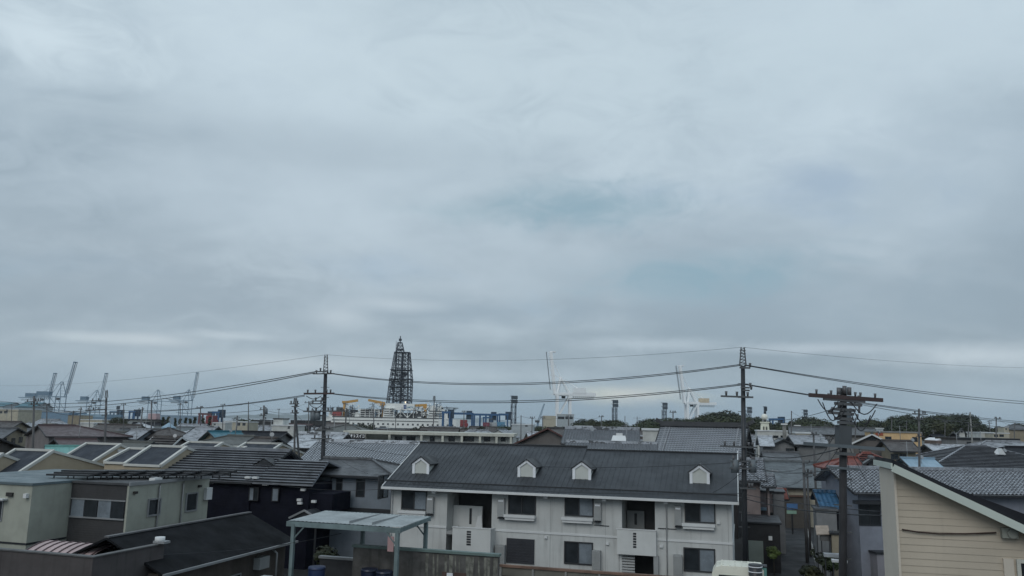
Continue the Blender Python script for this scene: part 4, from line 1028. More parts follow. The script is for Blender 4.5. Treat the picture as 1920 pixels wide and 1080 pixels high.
# --- centre right ---
h('taupe_house', 'taupe gabled house with maroon verges behind the apartment roof ridge', (1027, 803, 92), Ln=8, yaw=58, side='L', fe=(1062, 822), be=(962, 833), roof='brown', wall='taupe', verge=mat('maroon_verge', (.10, .045, .04), .6))
h('tiled_house', 'wide patchy grey tiled roof with thick ridge right of the taupe gable', (1060, 804, 82), 1199, yaw=-9, side='L', fe=n_(4.4, 1.35), roof='grey', style='kawara', row=.3, wall='grey', capw=.55)
h('tiled_wing', 'lower grey tiled wing in front of the wide patchy roof', (1062, 829, 74), 1232, yaw=-9, side='L', fe=n_(3.6, 1.1), be=n_(2.2, .8), roof='grey', style='kawara', row=.3, wall='grey', capw=.4)
def vent_box():
    A = P(1148, 830, 76); o = thing('roof_vent', 'white boxed roof ventilator on the grey tiled wing', 'roof vent', (A.x, A.y, 0), -9)
    k = .051; z0 = Hz(843, 1160, 74); z1 = Hz(828, 1160, 75); z2 = Hz(817, 1160, 75)
    MB().box(.1, 1.15, -.3, .9, z0 - .3, z1).build('base', BLACK, o)
    mb = MB(); mb.face([(-.1, -.5, z1), (1.35, -.5, z1), (1.2, .2, z2), (.05, .2, z2)]); mb.face([(1.35, -.5, z1), (1.35, 1.1, z1), (1.2, .9, z2), (1.2, .2, z2)]); mb.face([(.05, .2, z2), (1.2, .2, z2), (1.2, .9, z2), (.05, .9, z2)]); mb.face([(-.1, -.5, z1), (.05, .2, z2), (.05, .9, z2), (-.1, 1.1, z1)]); mb.face([(-.1, -.5, z1 - .12), (1.35, -.5, z1 - .12), (1.35, -.5, z1), (-.1, -.5, z1)])
    mb.build('hood', SILL, o); MB().box(.35, .95, .3, .8, z2, z2 + .22).build('cowl', SILL, o)
vent_box()
h('temple_roofed_house', 'big house with steep dark veined tile roof, heavy ridge and black right gable', (1403, 801, 80), 1240, yaw=-24, side='R', fe=n_(5.6, 3.9), be=n_(4.5, 3.2), roof='grey', style='kawara', row=.3, wall='black', capw=.8, capm=mat('dark_ridge_tile', (.045, .047, .052), .6), trimw=.3)
thr = [x for x in COL.objects if x.name.startswith('temple_roofed_house')][0]; wf, wb, H, Ln, zf, zbk, *_ = DIM[thr.name]; tro = [c for c in thr.children if c.name.startswith('roof')][0]
for x in (-Ln / 2 + .55, -Ln / 2 + .95, Ln / 2 - .5, Ln / 2 - .9): MB().bar((x, 0, H + .05), (x, -wf, zf + .1), .11, .12).build('verge_tile_row', mat('pale_ridge_tile', (.24, .25, .27), .5), tro)
for s in (-1, 1): MB().bar((s * Ln / 2, 0, H + .3), (s * (Ln / 2 + .55), 0, H + .62), .4, .35).build('ridge_end_tile', mat('dark_ridge_tile', (.045, .047, .052)), tro)
flat('white_walled_block', 'white panelled wall block between the two large tiled roofs', 1205, 803, 1236, 100, yaw=-10, dep=6, wall='white')
h('grey_gable_house', 'light grey gabled house facing the view just left of the dark poles', (1470, 824, 112), Ln=9, yaw=76, side='L', fe=(1497, 838), be=(1440, 837), roof='slate', wall='grey', wins=[('l', 1474, 841, 1488, 847, fr1)])
h('low_slate_roof_house', 'low slate roofed house spreading below the light grey gable', (1428, 847, 101), 1497, yaw=-12, side='L', fe=n_(3.6, 1.0), roof='slate', wall='grey')
h('corrugated_roof_house', 'house with plain blue grey sheet roof closing the end of the alley', (1430, 864, 90), 1543, yaw=-8, side='L', fe=n_(4.6, 2.45), be=n_(4, 2), roof='corr', wall='cream', row=.3)
h('small_tiled_house', 'small house with ribbed kawara roof squeezed between apartment block and alley, upper of two', (1431, 862, 66), 1380, yaw=-14, fe=n_(3.0, 1.5), be=n_(2, 1), roof='kawara', wall='pink', style='kawara', row=.26)
h('small_tiled_porch', 'low kawara porch roof below the small ribbed roof at the alley', (1451, 891, 64), 1425, yaw=-14, fe=n_(1.6, .75), be=n_(1, .5), roof='kawara', wall='pink', style='kawara', row=.26)
h('taupe_house', 'dark taupe gabled house with white verges and attic vent left of the apricot building', (1635, 814, 96), Ln=9, yaw=66, side='L', fe=(1664, 829), be=(1592, 834), roof='dark', wall='taupe', verge=WHITE, wins=[('l', 1627, 820, 1641, 825, (('panes', 1), ('frame', BLACK)))])
h('brown_wing', 'brown roofed wing with beige walls right of the dark taupe gable', (1653, 826, 93), 1709, yaw=-10, side='L', fe=n_(3.2, 1.05), be=n_(2.5, .8), roof='brown', wall='tan', wins=[('f', 1671, 852, 1684, 861, fr1), ('f', 1687, 852, 1698, 861, fr1)])
flat('apricot_building', 'apricot flat roofed building with red brown panel and two windows', 1641, 808, 1727, 140, yaw=-14, dep=10, wall='orange', wins=[('f', 1660, 819, 1671, 826, fr1), ('f', 1711, 820, 1720, 828, fr1)], cap=CONC)
o = [x for x in COL.objects if x.name == 'apricot_building'][0]
p = hit(o.location, -14, 'f', 0, 1641, 809.5); q = hit(o.location, -14, 'f', 0, 1656, 817)
MB(face_T('f', 0)).box(p[0], q[0], .005, .06, q[1], p[1]).build('red_panel', mat('brick_red_panel', (.32, .09, .05), .8), o)
h('red_roofed_house', 'house with red tiled hip roof and white edge right of the near utility pole', (1618, 850, 70), Ln=.6, yaw=-6, side='L', fe=n_(1.75, .95), hip='LR', roof='red', wall='grey', row=.3, style='step')
h('red_roofed_wing', 'lower red tiled wing left of the near utility pole', (1590, 857, 67), 1607, yaw=-6, side='L', fe=n_(2.2, .85), hip='L', roof='red', wall='slateblue')
h('grey_gablet_house', 'grey gablet roof in front of the red tiled hip roof', (1636, 860, 64), Ln=3, yaw=70, side='L', fe=(1652, 872), be=(1618, 872), roof='slate', wall='grey')
h('pale_blue_roof_house', 'low house with pale blue metal roof beside the large hipped roof', (1688, 859, 84), 1752, yaw=-8, side='L', fe=n_(3.2, .95), roof='lblue', wall='grey')
h('blue_roofed_shed', 'small shed with bright blue tiled roof beside the alley', (1525, 922, 57), 1566, yaw=-8, side='L', fe=n_(1.7, .95), be=n_(.8, .5), roof='blue', wall='grey', row=.26)
h('hipped_house', 'large hipped roof of dark stepped slates at the right, ridge topped by a pole', (1811, 836, 92), 1849, yaw=-4, side='L', fe=n_(6.8, 2.15), hip='LR', roof='stripe', wall='grey', style='step', row=.42)
h('pale_tiled_house', 'house with pale grey tiled roof just left of the large hipped roof', (1733, 834, 108), 1812, yaw=-6, side='L', fe=n_(3.4, .95), roof='pale', wall='brown')
h('grey_hipped_house', 'pale grey hipped roof right of and behind the large hipped roof', (1849, 827, 112), 1912, yaw=-6, side='L', fe=n_(3.8, 1.3), hip='LR', roof='patch', wall='grey')
h('dark_roofed_house', 'dark roofed house with a white triangular gablet at the right edge', (1886, 838, 92), 1990, yaw=-4, side='L', fe=n_(5.5, 2.1), hip='L', roof='dark', wall='grey')
o = [x for x in COL.objects if x.get('label', '').startswith('dark roofed house with a white')][0]; A = P(1887, 843, 88); loc = Vector(A) - Vector((o.location.x, o.location.y, 0))
mb = MB(); x, y, z = loc; mb.face([(x - .35, y, z - .55), (x + .4, y, z - .55), (x, y, z + .1)]); mb.face([(x - .35, y, z - .55), (x, y, z + .1), (x + .3, y + 1.5, z + .1), (x - .3, y + 1.5, z - .55)]); mb.build('gablet', SILL, o)
flat('grey_flat_house', 'long light grey house with black roof edge and two windows near the right edge', 1794, 820, 1910, 132, yaw=-6, dep=8, wall='grey', cap=BLACK, caph=.35, wins=[('f', 1813, 829, 1820, 835, fr1), ('f', 1835, 828, 1841, 835, fr1)])
h('white_gabled_house', 'white gabled house with a tiny attic window below the wooded hill at right', (1804, 804, 215), Ln=12, yaw=62, side='L', fe=(1813, 814), be=(1795, 813), roof='slate', wall='white', wins=[('l', 1802, 808, 1805, 811, (('panes', 1),))])
flat('white_row', 'white low building under the right end of the wooded hill', 1838, 810, 1862, 240, yaw=-6, dep=9, wall='white')
flat('white_row', 'long white low building right of the white gabled house, with a dark ground floor', 1862, 811, 1892, 235, yaw=-6, dep=9, wall='cream', wins=[('f', 1864, 815, 1871, 819, fr1), ('f', 1874, 815, 1882, 819, fr1)])
h('shrine_roofed_house', 'tall grey house with stacked roofs near the right edge before the trees', (1897, 796, 330), 1909, yaw=-6, side='L', fe=n_(4, 2), hip='LR', roof='slate', wall='tan')
flat('pale_tower_house', 'small pale tower house left of the stacked roof house near the right edge', 1882, 800, 1891, 320, yaw=-6, dep=5, wall='cream', wins=[('f', 1885, 803, 1888, 806)])
h('dark_gabled_house', 'half timbered dark gabled house left of the white gabled house', (1787, 811, 160), Ln=8, yaw=60, side='L', fe=(1801, 822), be=(1776, 820), roof='slate', wall='black')
h('dark_gabled_house', 'dark walled house below the wooded hill, right of the apricot building', (1745, 815, 150), 1768, yaw=-8, side='L', fe=n_(4, 1.1), roof='dark', wall='black')
def arch():
    A = P(1757, 826, 138); o = thing('arched_roof_hall', 'low shed with a bright white arched roof right of the apricot building', 'shed', (A.x, A.y, 0), -8)
    W = 2.1; z0 = A.z; mb = MB()
    pts = [(W * k / 10, math.sin(math.pi * k / 10) * .45) for k in range(11)]
    for (a, za), (b, zb) in zip(pts, pts[1:]): mb.face([(a, 0, z0 + za), (b, 0, z0 + zb), (b, 6, z0 + zb), (a, 6, z0 + za)], None, 0, True); mb.face([(a, 0, z0), (b, 0, z0), (b, 0, z0 + zb), (a, 0, z0 + za)])
    mb.build('roof', DTRIM, o); MB().box(0, W, .05, 5.9, 0, z0).build('wall', WALLS['pink'], o)
arch()
# white domed tower and its building
flat('observatory_block', 'white block carrying the tapered tower with the white ball', 1420, 806, 1482, 170, yaw=-14, dep=9, wall='white', wins=[('f', 1450, 817, 1459, 821, fr1), ('f', 1464, 817, 1472, 821, fr1)])
def dome():
    A = G(1437, 172); o = thing('ball_tower', 'tapered white tower topped by a white ball right of the dark tiled roof', 'tower', A, -14)
    z0 = Hz(814, 1437, 172); z1 = Hz(791, 1437, 172); z2 = Hz(782, 1437, 172)
    mb = MB()
    for k in range(4):
        c = lambda r, z, j: (r * [1, 1, -1, -1][j % 4], r * [-1, 1, 1, -1][j % 4], z)
        mb.face([c(1.3, 0, k), c(1.3, 0, k + 1), c(.78, z1, k + 1), c(.78, z1, k)])
    mb.face([c(.78, z1, j) for j in range(4)]); sh = mb.build('shaft', mat('cream_tower', (.62, .62, .52), .8, .1, streak=.3), o)
    mb = MB(); [mb.box(x - .1, x + .1, -1.13, -.85, z0 + .2, z1 - 1.0) for x in (-.3, .3)]; mb.build('slit', DARKV, sh)
    MB().box(-.95, .95, -.95, .95, z1 - .25, z1).build('cornice', sh.data.materials[0], o)
    mb = MB(); [mb.bar((x, y, z1), (x * .6, y * .6, z2 - .2), .12) for x in (-.4, .4) for y in (-.4, .4)]; mb.build('stand', ALU, o)
    MB().sphere((0, 0, z2), .68, 18, 12).build('ball', mat('white_ball', (.75, .74, .66), .5, .05), o)
dome()
for lab, px, py, D in (('pale vent chimney, left of the two beside the white ball tower', 1474, 794, 165), ('pale vent chimney, right of the two beside the white ball tower', 1499, 797, 160)):
    A = G(px, D); z = Hz(py, px, D); o = thing('vent_chimney', lab, 'chimney', A, -14)
    MB().box(-.35, .35, -.35, .35, 0, z - .35).build('shaft', CONC, o); MB().box(-.6, .6, -.6, .6, z - .3, z).build('cap', SILL, o)
h('long_roofed_hall', 'long plain slate grey roof stretching right of the white ball tower', (1478, 800, 158), 1640, yaw=-18, side='L', fe=n_(5, 1.3), roof='slate', wall='grey')
flat('yellowish_block', 'cream flat topped block below the long plain roof', 1492, 810, 1522, 140, yaw=-14, dep=8, wall='cream')
h('patchy_roof_house', 'speckled patchy tile roof left of the near utility pole, in front of the cream block', (1478, 817, 118), 1545, yaw=-10, side='L', fe=n_(4.6, 1.1), roof='patch', wall='grey')
h('patchy_roof_house', 'small pale patchy roof right beside the black gable of the steep tiled house', (1420, 818, 112), 1448, yaw=-14, side='L', fe=n_(4.6, 1.2), roof='pale', wall='grey')
# alley sides
ROAD = mat('asphalt', (.024, .025, .028), .75, .25, scale=.4)
g0, g1, g2, g3 = G(1432, 52), G(1562, 50), G(1518, 86), G(1474, 86)
mb = MB(); mb.face([(g0.x, g0.y, .012), (g1.x, g1.y, .012), (g2.x, g2.y, .012), (g3.x, g3.y, .012)]); tag(mb.build('road', ROAD), kind='structure')
mb = MB(); ln = lambda a, b, w: mb.face([(a.x - w, a.y, .02), (a.x + w, a.y, .02), (b.x + w, b.y, .02), (b.x - w, b.y, .02)]); ln(G(1546, 52), G(1513, 84), .1)
tag(mb.build('road_marking', mat('worn_white_line', (.30, .30, .29), .8, .4)), kind='structure')
mb = MB(); mb.box(g2.x - 2.6, g2.x + .8, 86.2, 86.4, 0, .14); tag(mb.build('kerb', CONC), kind='structure')
def alley_block(name, label, cat, px0, py0, px1, D, dep, wall, roofm=None, yaw=-16, capo=.12, caph=.12):
    return flat(name, label, px0, py0, px1, D, yaw=yaw, dep=dep, wall=wall, cat=cat, cap=roofm or BLACK, capo=capo, caph=caph)
pk = alley_block('pink_house', 'low house of faded pink render at the left side of the alley', 'house', 1394, 918, 1448, 67, 6, 'pink')
alley_block('grey_annex', 'grey rendered annex beside the faded pink house at the alley', 'house', 1449, 921, 1470, 67.5, 5, 'grey')
bg = alley_block('black_garage', 'black walled garage with a pale green shutter right of the apartment block', 'garage', 1393, 977, 1462, 59, 5, 'black')
loc = bg.location; p = hit(loc, -16, 'f', 0, 1403, 1013); q = hit(loc, -16, 'f', 0, 1432, 1056); mb = MB(face_T('f', 0)); mb.box(p[0], q[0], .0, .04, max(.02, q[1]), p[1])
k = 14; [mb.box(p[0], q[0], .03, .055, max(.02, q[1]) + (p[1] - max(.02, q[1])) * j / k, max(.02, q[1]) + (p[1] - max(.02, q[1])) * (j + .55) / k) for j in range(k)]; mb.build('shutter', mat('pale_green_shutter', (.20, .235, .215), .6, .1), bg)
for (x0, y0, x1, y1, c) in ((1393, 1018, 1399, 1026, SILL), (1393, 1032, 1399, 1040, mat('yellow_notice', (.45, .42, .2), .6)), (1441, 1005, 1448, 1013, SILL)):
    p = hit(loc, -16, 'f', 0, x0, y0); q = hit(loc, -16, 'f', 0, x1, y1); MB(face_T('f', 0)).box(p[0], q[0], .0, .12, q[1], p[1]).build('meter_box', c, bg)
loc = pk.location; p = hit(loc, -16, 'f', 0, 1440, 962); q = hit(loc, -16, 'f', 0, 1448, 967); window(pk, face_T('f', 0), p[0], q[1], q[0], p[1], frame=BLACK, panes=1)
p = hit(loc, -16, 'f', 0, 1408, 950); q = hit(loc, -16, 'f', 0, 1440, 956); MB(face_T('f', 0)).box(p[0], q[0], .0, .7, q[1], p[1]).build('canopy', ROOFS['lblue'], pk)
h('rusty_roofed_shed', 'tiny shed with rusty red metal roof at the left side of the alley', (1442, 918, 71), 1474, yaw=-12, side='L', fe=n_(1.6, .6), be=n_(1, .4), roof='rust', wall='grey')
alley_block('alley_end_house', 'dark shopfront facing down the alley with a brown lintel', 'house', 1472, 929, 1518, 84.5, 4, 'brown', mat('brown_lintel', (.09, .05, .035), .8), yaw=-8)
alley_block('dark_shack', 'lean grey shack with dark doorway right of the alley below the blue roof', 'shed', 1530, 953, 1568, 54.5, 2.5, 'grey', ROOFS['slate'])
A = P(1529, 987, 52.5); o = thing('awning', 'beige cloth awning on thin posts right of the alley', 'awning', (A.x, A.y, 0), -16)
mb = MB(); z = A.z; mb.face([(0, -.6, z - .42), (.78, -.6, z - .36), (.8, .5, z + .05), (.02, .5, z)]); mb.face([(0, -.6, z - .46), (0.02, .5, z - .04), (.8, .5, z + .01), (.78, -.6, z - .40)]); mb.build('cloth', mat('beige_cloth', (.34, .28, .23), .9, .2, streak=.3), o)
for x_ in (.04, .74): MB().bar((x_, -.5, 0), (x_, -.5, z - .4), .05).build('post', BLACK, o)
for lab, px_, py_, D_, w1_, h1_, c_ in (('grey box clutter below the beige cloth awning', 1538, 1003, 52, .7, .35, (.10, .10, .10)), ('pale low shelf in front of the hedge at the bottom of the alley', 1545, 1038, 48, .9, .18, (.3, .32, .34)), ('white low board near the foot of the near pole', 1560, 1050, 46, .8, .12, (.42, .43, .44))):
    A = P(px_, py_, D_); o = thing('storage_shelf', lab, 'shelf', (A.x, A.y, 0), -16); MB().box(0, w1_, 0, .5, A.z - h1_, A.z).build('board', mat('shelf_' + str(px_), c_, .8, .3), o); [MB().bar((x_, .25, 0), (x_, .25, A.z - h1_), .06).build('leg', BLACK, o) for x_ in (.08, w1_ - .08)]
A = P(1530, 955, 56); o = thing('street_lamp', 'small street lamp with a pale shade standing right of the alley', 'street lamp', (A.x, A.y, 0)); MB().tube([(0, 0, 0), (0, 0, A.z - .3)], .04, 6).build('post', BLACK, o); MB().sphere((0, 0, A.z - .2), .15, 10, 7, sz=1.2).build('lamp_shade', mat('lamp_shade_white', (.6, .6, .58), .5), o)
alley_block('yellow_cupboard', 'pale yellow storage cupboard next to the near utility pole', 'cupboard', 1559, 998, 1573, 51.5, .8, 'tan')
def banner(label, px, py, D, col, w=.9, hh=.55):
    A = P(px, py, D); o = thing('shop_sign', label, 'sign', (A.x, A.y, 0), -10); MB().box(0, w, -.04, .04, A.z - hh, A.z).build('panel', mat('sign_' + label.split()[0], col, .6), o); MB().box(w / 2 - .04, w / 2 + .04, 0, .06, 0, A.z - hh).build('post', BLACK, o)
banner('blue and white shop sign at the end of the alley', 1475, 944, 80, (.06, .15, .32), 1.0, .55)
banner('pale green sign below the blue one at the end of the alley', 1475, 957, 79.5, (.22, .36, .28), .9, .3)
# =====================================================================
# GROUND, SEA
# =====================================================================
g = MB(); g.face([(-9000, -300, 0), (9000, -300, 0), (9000, 2300, 0), (-9000, 2300, 0)])
gm = mat('ground', (.022, .023, .024), .9, .3, scale=.05); tag(g.build('ground', gm), kind='structure')
g = MB(); g.face([(-24000, 1190, .05), (24000, 1190, .05), (24000, 24000, .05), (-24000, 24000, .05)])
tag(g.build('sea', mat('sea_water', (.03, .06, .085), .25, .2, scale=.02)), kind='structure')
# quays (land strips reaching into the harbour)
for x0, y0, x1, y1 in ((-1100, 1150, -330, 1750), (-250, 1100, 120, 1185)):
    MBq = MB().box(x0, x1, y0, y1, .3, 2.0); tag(MBq.build('quay', CONC), kind='structure')
# far peninsula hills across the bay
def hills(x0, x1, D, pts, name):
    mb = MB(); n = 60; top = []
    for k in range(n + 1):
        x = x0 + (x1 - x0) * k / n; f = k / n; i = f * (len(pts) - 1); a = int(min(i, len(pts) - 2)); hgt = pts[a] + (pts[a + 1] - pts[a]) * (i - a)
        hgt *= .85 + .3 * noise.noise(Vector((k * .35, D * .01, 0))); top.append((x, D + 900, max(3, hgt)))
    for k in range(n):
        a, b = top[k], top[k + 1]
        mb.face([(a[0], D, 0), (b[0], D, 0), b, a], None, 0, True); mb.face([a, b, (b[0], D + 3000, 0), (a[0], D + 3000, 0)], None, 0, True)
    return tag(mb.build(name, mat('far_hill_green', (.04, .06, .05), .95, .2, scale=.002)), kind='structure')
hills(-4600, -1300, 11000, [5, 30, 60, 90, 75, 85, 60, 40, 20, 5], 'hills')
hills(-2300, 300, 14000, [5, 60, 95, 120, 90, 110, 80, 50, 10], 'hills')

# =====================================================================
# TREES
# =====================================================================
LEAFM = [mat('dark_evergreen_leaf', (.013, .022, .010), .7, kind='leaf'), mat('mid_green_leaf', (.022, .036, .014), .7, kind='leaf'), mat('pine_leaf', (.020, .035, .024), .7, kind='leaf')]
BARK = mat('bark', (.06, .05, .04), .9, .2)
def crown_mesh(seed, rx, rz, nb, per, leaf, mtl, conif=False, fill=.62):
    rnd = random.Random(seed); mb = MB(); bl = []
    for k in range(nb):
        if conif:
            t = k / nb; r = rx * (1 - t) * .9 + .2; a = rnd.random() * 6.28; bl.append((Vector((math.cos(a) * r * .4, math.sin(a) * r * .4, -rz + 2 * rz * t)), max(.5, r * .6)))
        else:
            a = rnd.random() * 6.28; el = math.asin(rnd.uniform(-.55, 1)); q = rnd.uniform(.3, fill)
            bl.append((Vector((math.cos(a) * math.cos(el) * rx * q, math.sin(a) * math.cos(el) * rx * q, math.sin(el) * rz * q)), rx * rnd.uniform(.30, .5)))
    for c, r in bl:
        for _ in range(per):
            d = Vector((rnd.gauss(0, 1), rnd.gauss(0, 1), rnd.gauss(0, 1))).normalized()
            p = c + Vector((d.x * r, d.y * r, d.z * r * .8)) * rnd.uniform(.72, 1.08)
            n = (d + Vector((rnd.uniform(-.7, .7), rnd.uniform(-.7, .7), rnd.uniform(-.3, .9)))).normalized()
            x = n.cross(Vector((0, 0, 1)) if abs(n.z) < .9 else Vector((1, 0, 0))).normalized(); y = n.cross(x)
            s = leaf * rnd.uniform(.6, 1.3)
            mb.face([p - x * s, p - y * s * .7, p + x * s, p + y * s * .7])
    return mb
def tree_proto(seed, h, rx, rz, nb, per, leaf, mtl, conif=False):
    root = bpy.data.objects.new('tree', None); COL.objects.link(root)
    c = crown_mesh(seed, rx, rz, nb, per, leaf, mtl, conif).build('crown', mtl, root); c.location = (0, 0, h - rz)
    mb = MB(); z1 = h - rz * (.6 if not conif else .2); mb.tube([(0, 0, 0), (.1, .05, h * .3), (0, 0, z1)], h * .028, 7, r2=h * .012)
    rnd = random.Random(seed)
    for k in range(5):
        a = rnd.random() * 6.28; z = h * rnd.uniform(.3, .55); mb.tube([(0, 0, z), (math.cos(a) * rx * .35, math.sin(a) * rx * .35, z + h * .12), (math.cos(a) * rx * .6, math.sin(a) * rx * .6, z + h * .22)], h * .011, 5, r2=h * .004)
    mb.build('trunk', BARK, root)
    return root
TP = [tree_proto(11, 14, 6.0, 5.2, 17, 130, .42, LEAFM[0]), tree_proto(23, 15, 6.8, 5.0, 20, 125, .44, LEAFM[1]), tree_proto(37, 13, 5.4, 5.4, 15, 140, .40, LEAFM[0]), tree_proto(41, 12, 6.2, 4.4, 18, 120, .42, LEAFM[1])]
PP = tree_proto(53, 11, 2.3, 4.2, 14, 110, .35, LEAFM[2], True)
_used = set()
def put_tree(proto, px, D, top_py, label, group, cat='tree', sxy=1., base=0.):
    A = G(px, D); z = Hz(top_py, px, D) - base; h0 = {TP[0].name: 14, TP[1].name: 15, TP[2].name: 13, TP[3].name: 12, PP.name: 11}[proto.name]
    s = z / h0; ry = random.uniform(0, 360)
    if proto.name not in _used:
        _used.add(proto.name); proto.location = (A.x, A.y, base); proto.rotation_euler = (0, 0, R(ry)); proto.scale = (s * sxy, s * sxy, s); return tag(proto, label, cat, group)
    return dup(proto, (A.x, A.y, base), ry, label, group, (s * sxy, s * sxy, s), cat)
# profile of the wooded skyline : (px, top y)
SKY = [(962, 801), (985, 799), (1040, 801), (1075, 798), (1093, 786), (1108, 784), (1120, 792), (1135, 787), (1160, 788), (1175, 796), (1186, 799), (1205, 790), (1225, 785), (1250, 784), (1275, 787), (1300, 784), (1318, 778), (1340, 772), (1362, 771), (1380, 774), (1395, 780), (1412, 780), (1428, 782), (1445, 794), (1470, 796), (1482, 790), (1496, 783), (1512, 780), (1530, 785), (1548, 791), (1562, 793), (1590, 794), (1612, 791), (1630, 786), (1650, 789), (1668, 787), (1684, 782), (1700, 779), (1716, 781), (1730, 784), (1748, 780), (1765, 777), (1782, 779), (1796, 776), (1812, 775), (1826, 781), (1838, 790), (1850, 799), (1866, 798), (1885, 796), (1905, 795), (1925, 794)]
def sky_y(px):
    for (a, ya), (b, yb) in zip(SKY, SKY[1:]):
        if a <= px <= b: return ya + (yb - ya) * (px - a) / (b - a)
    return SKY[0][1] if px < SKY[0][0] else SKY[-1][1]
random.seed(5)
# wooded mound under the trees (real rise of the ground where the skyline is high)
mb = MB()
def mound(pa, pb, D0, D1, hm):
    n = 14; G0 = []
    for j in range(5):
        row = []
        for k in range(n + 1):
            px = pa + (pb - pa) * k / n; D = D0 + (D1 - D0) * j / 4; A = G(px, D); row.append((A.x, A.y, hm * math.sin(math.pi * k / n) ** .7 * math.sin(math.pi * j / 4) if 0 < k < n and 0 < j < 4 else -.1))
        G0.append(row)
    for j in range(4):
        for k in range(n): mb.face([G0[j][k], G0[j][k + 1], G0[j + 1][k + 1], G0[j + 1][k]], None, 0, True)
mound(1240, 1460, 440, 560, 6); mound(1476, 1560, 430, 520, 4); mound(1600, 1860, 420, 560, 8)
tag(mb.build('terrain', mat('wooded_soil', (.035, .04, .025), .95)), kind='structure')
zones = [(1090, 'left of the first light tower'), (1240, 'below the second boomed crane'), (1300, 'left of the wooded rise'), (1400, 'on the wooded rise behind the steep tiled roof'), (1480, 'behind the white ball tower'), (1570, 'on the mound left of the near utility pole'), (1690, 'behind the taupe and apricot buildings'), (1760, 'on the left half of the large wooded hill'), (1850, 'on the right half of the large wooded hill'), (2000, 'in the low wood at the right edge')]
TC = {}
for row, (D, dy, step, nm) in enumerate(((395, 9, 16, 'front'), (455, 4, 17, 'middle'), (520, 0, 16, 'skyline'))):
    px = 966 + row * 7
    while px < 1940:
        y = sky_y(px) + dy - 2.5 + random.uniform(-2, 2)
        yh = 793 + .02 * (px - 960)
        base = 0
        if 1250 < px < 1450 and row: base = 3
        if 1610 < px < 1850 and row: base = 4
        y = min(y, yh + 4)
        if not (px < 1075 and row != 1):
            zn = [z for lim, z in zones if px < lim][0]
            TC[(nm, zn)] = TC.get((nm, zn), -1) + 1
            put_tree(random.choice(TP), px, D + random.uniform(-14, 14), y, '%sdark tree, %s row, %s' % (['', 'second ', 'third ', 'fourth ', 'fifth ', 'sixth ', 'seventh ', 'eighth ', 'ninth ', 'tenth ', 'eleventh ', 'twelfth ', 'thirteenth ', 'fourteenth ', 'fifteenth '][TC[(nm, zn)]], nm, zn), 'dark trees of the wood behind the town, right half', sxy=random.uniform(1.0, 1.4), base=base)
        px += step * random.uniform(.8, 1.2)
for px, y, D, lab in ((451, 781, 300, 'big round dark tree behind the cream yellow house left of centre'), (220, 781, 300, 'rounded tree clump left of the pines, at far left'), (212, 784, 290, 'smaller tree touching the left side of the rounded clump at far left'), (564, 796, 240, 'small green tree just left of the tall left utility pole'), (676, 792, 300, 'green bushy tree in front of the drill ship hull, left one'), (697, 790, 310, 'dark tree in front of the drill ship hull, right of the green bushy one'), (790, 794, 330, 'dark tree below the ship bridge, left of two'), (776, 797, 320, 'small dark tree below the white substructure of the ship'), (870, 797, 320, 'tree below the blue gantries, left one'), (905, 795, 330, 'tree below the blue gantries, middle one'), (945, 795, 330, 'tree below the blue gantries, right one')):
    put_tree(random.choice(TP), px, D, y, lab, 'single trees between the far roofs', sxy=random.uniform(.9, 1.1))
for k, (px, y) in enumerate(((302, 781), (312, 780), (325, 783), (334, 784), (345, 782), (353, 784), (362, 781), (377, 783), (390, 781))):
    put_tree(PP, px, 300 + (k % 3) * 12, y, ['first', 'second', 'third', 'fourth', 'fifth', 'sixth', 'seventh', 'eighth', 'ninth'][k] + ' of the pointed pines counted from the left, before the cranes', 'row of pointed pines', sxy=random.uniform(.8, 1.1))
for t in TP + [PP]:
    if t.name not in _used: 
        for c in list(t.children): bpy.data.objects.remove(c)
        bpy.data.objects.remove(t)
# bushes by the alley
def bush(px, D, r, z, lab, m, seed=3):
    A = G(px, D); o = thing('bush', lab, 'bush', A)
    c = crown_mesh(seed, r, r * .9, 9, 90, .10, m).build('foliage', m, o); c.location = (0, 0, z)
    MB().tube([(0, 0, 0), (0, 0, z)], .05, 6).build('stem', BARK, o)
LB = mat('bright_bush_leaf', (.060, .095, .030), .7, kind='leaf')
bush(1452, 57.5, .62, 1.5, 'yellow green bush beside the black garage at the alley', LB)
bush(1540, 58, .75, 1.5, 'dark green hedge bush right of the alley, farther one', LEAFM[1], 5)
bush(1549, 50.5, .8, 2.1, 'tall hedge bush left of the near utility pole, below the awning', LEAFM[0], 6)
bush(1565, 50, .85, 2.0, 'tall hedge bush touching the near utility pole', LEAFM[1], 9)
bush(1515, 54, .6, .9, 'low dark shrub on the road edge at the bottom of the alley', LEAFM[0], 10)
bush(1530, 52, .9, 1.0, 'low dark bush at the bottom right side of the alley', LEAFM[1], 7)
bush(604, 47, .9, 2.4, 'dark bush with pale flowers under the left half of the carport', LEAFM[0], 8)

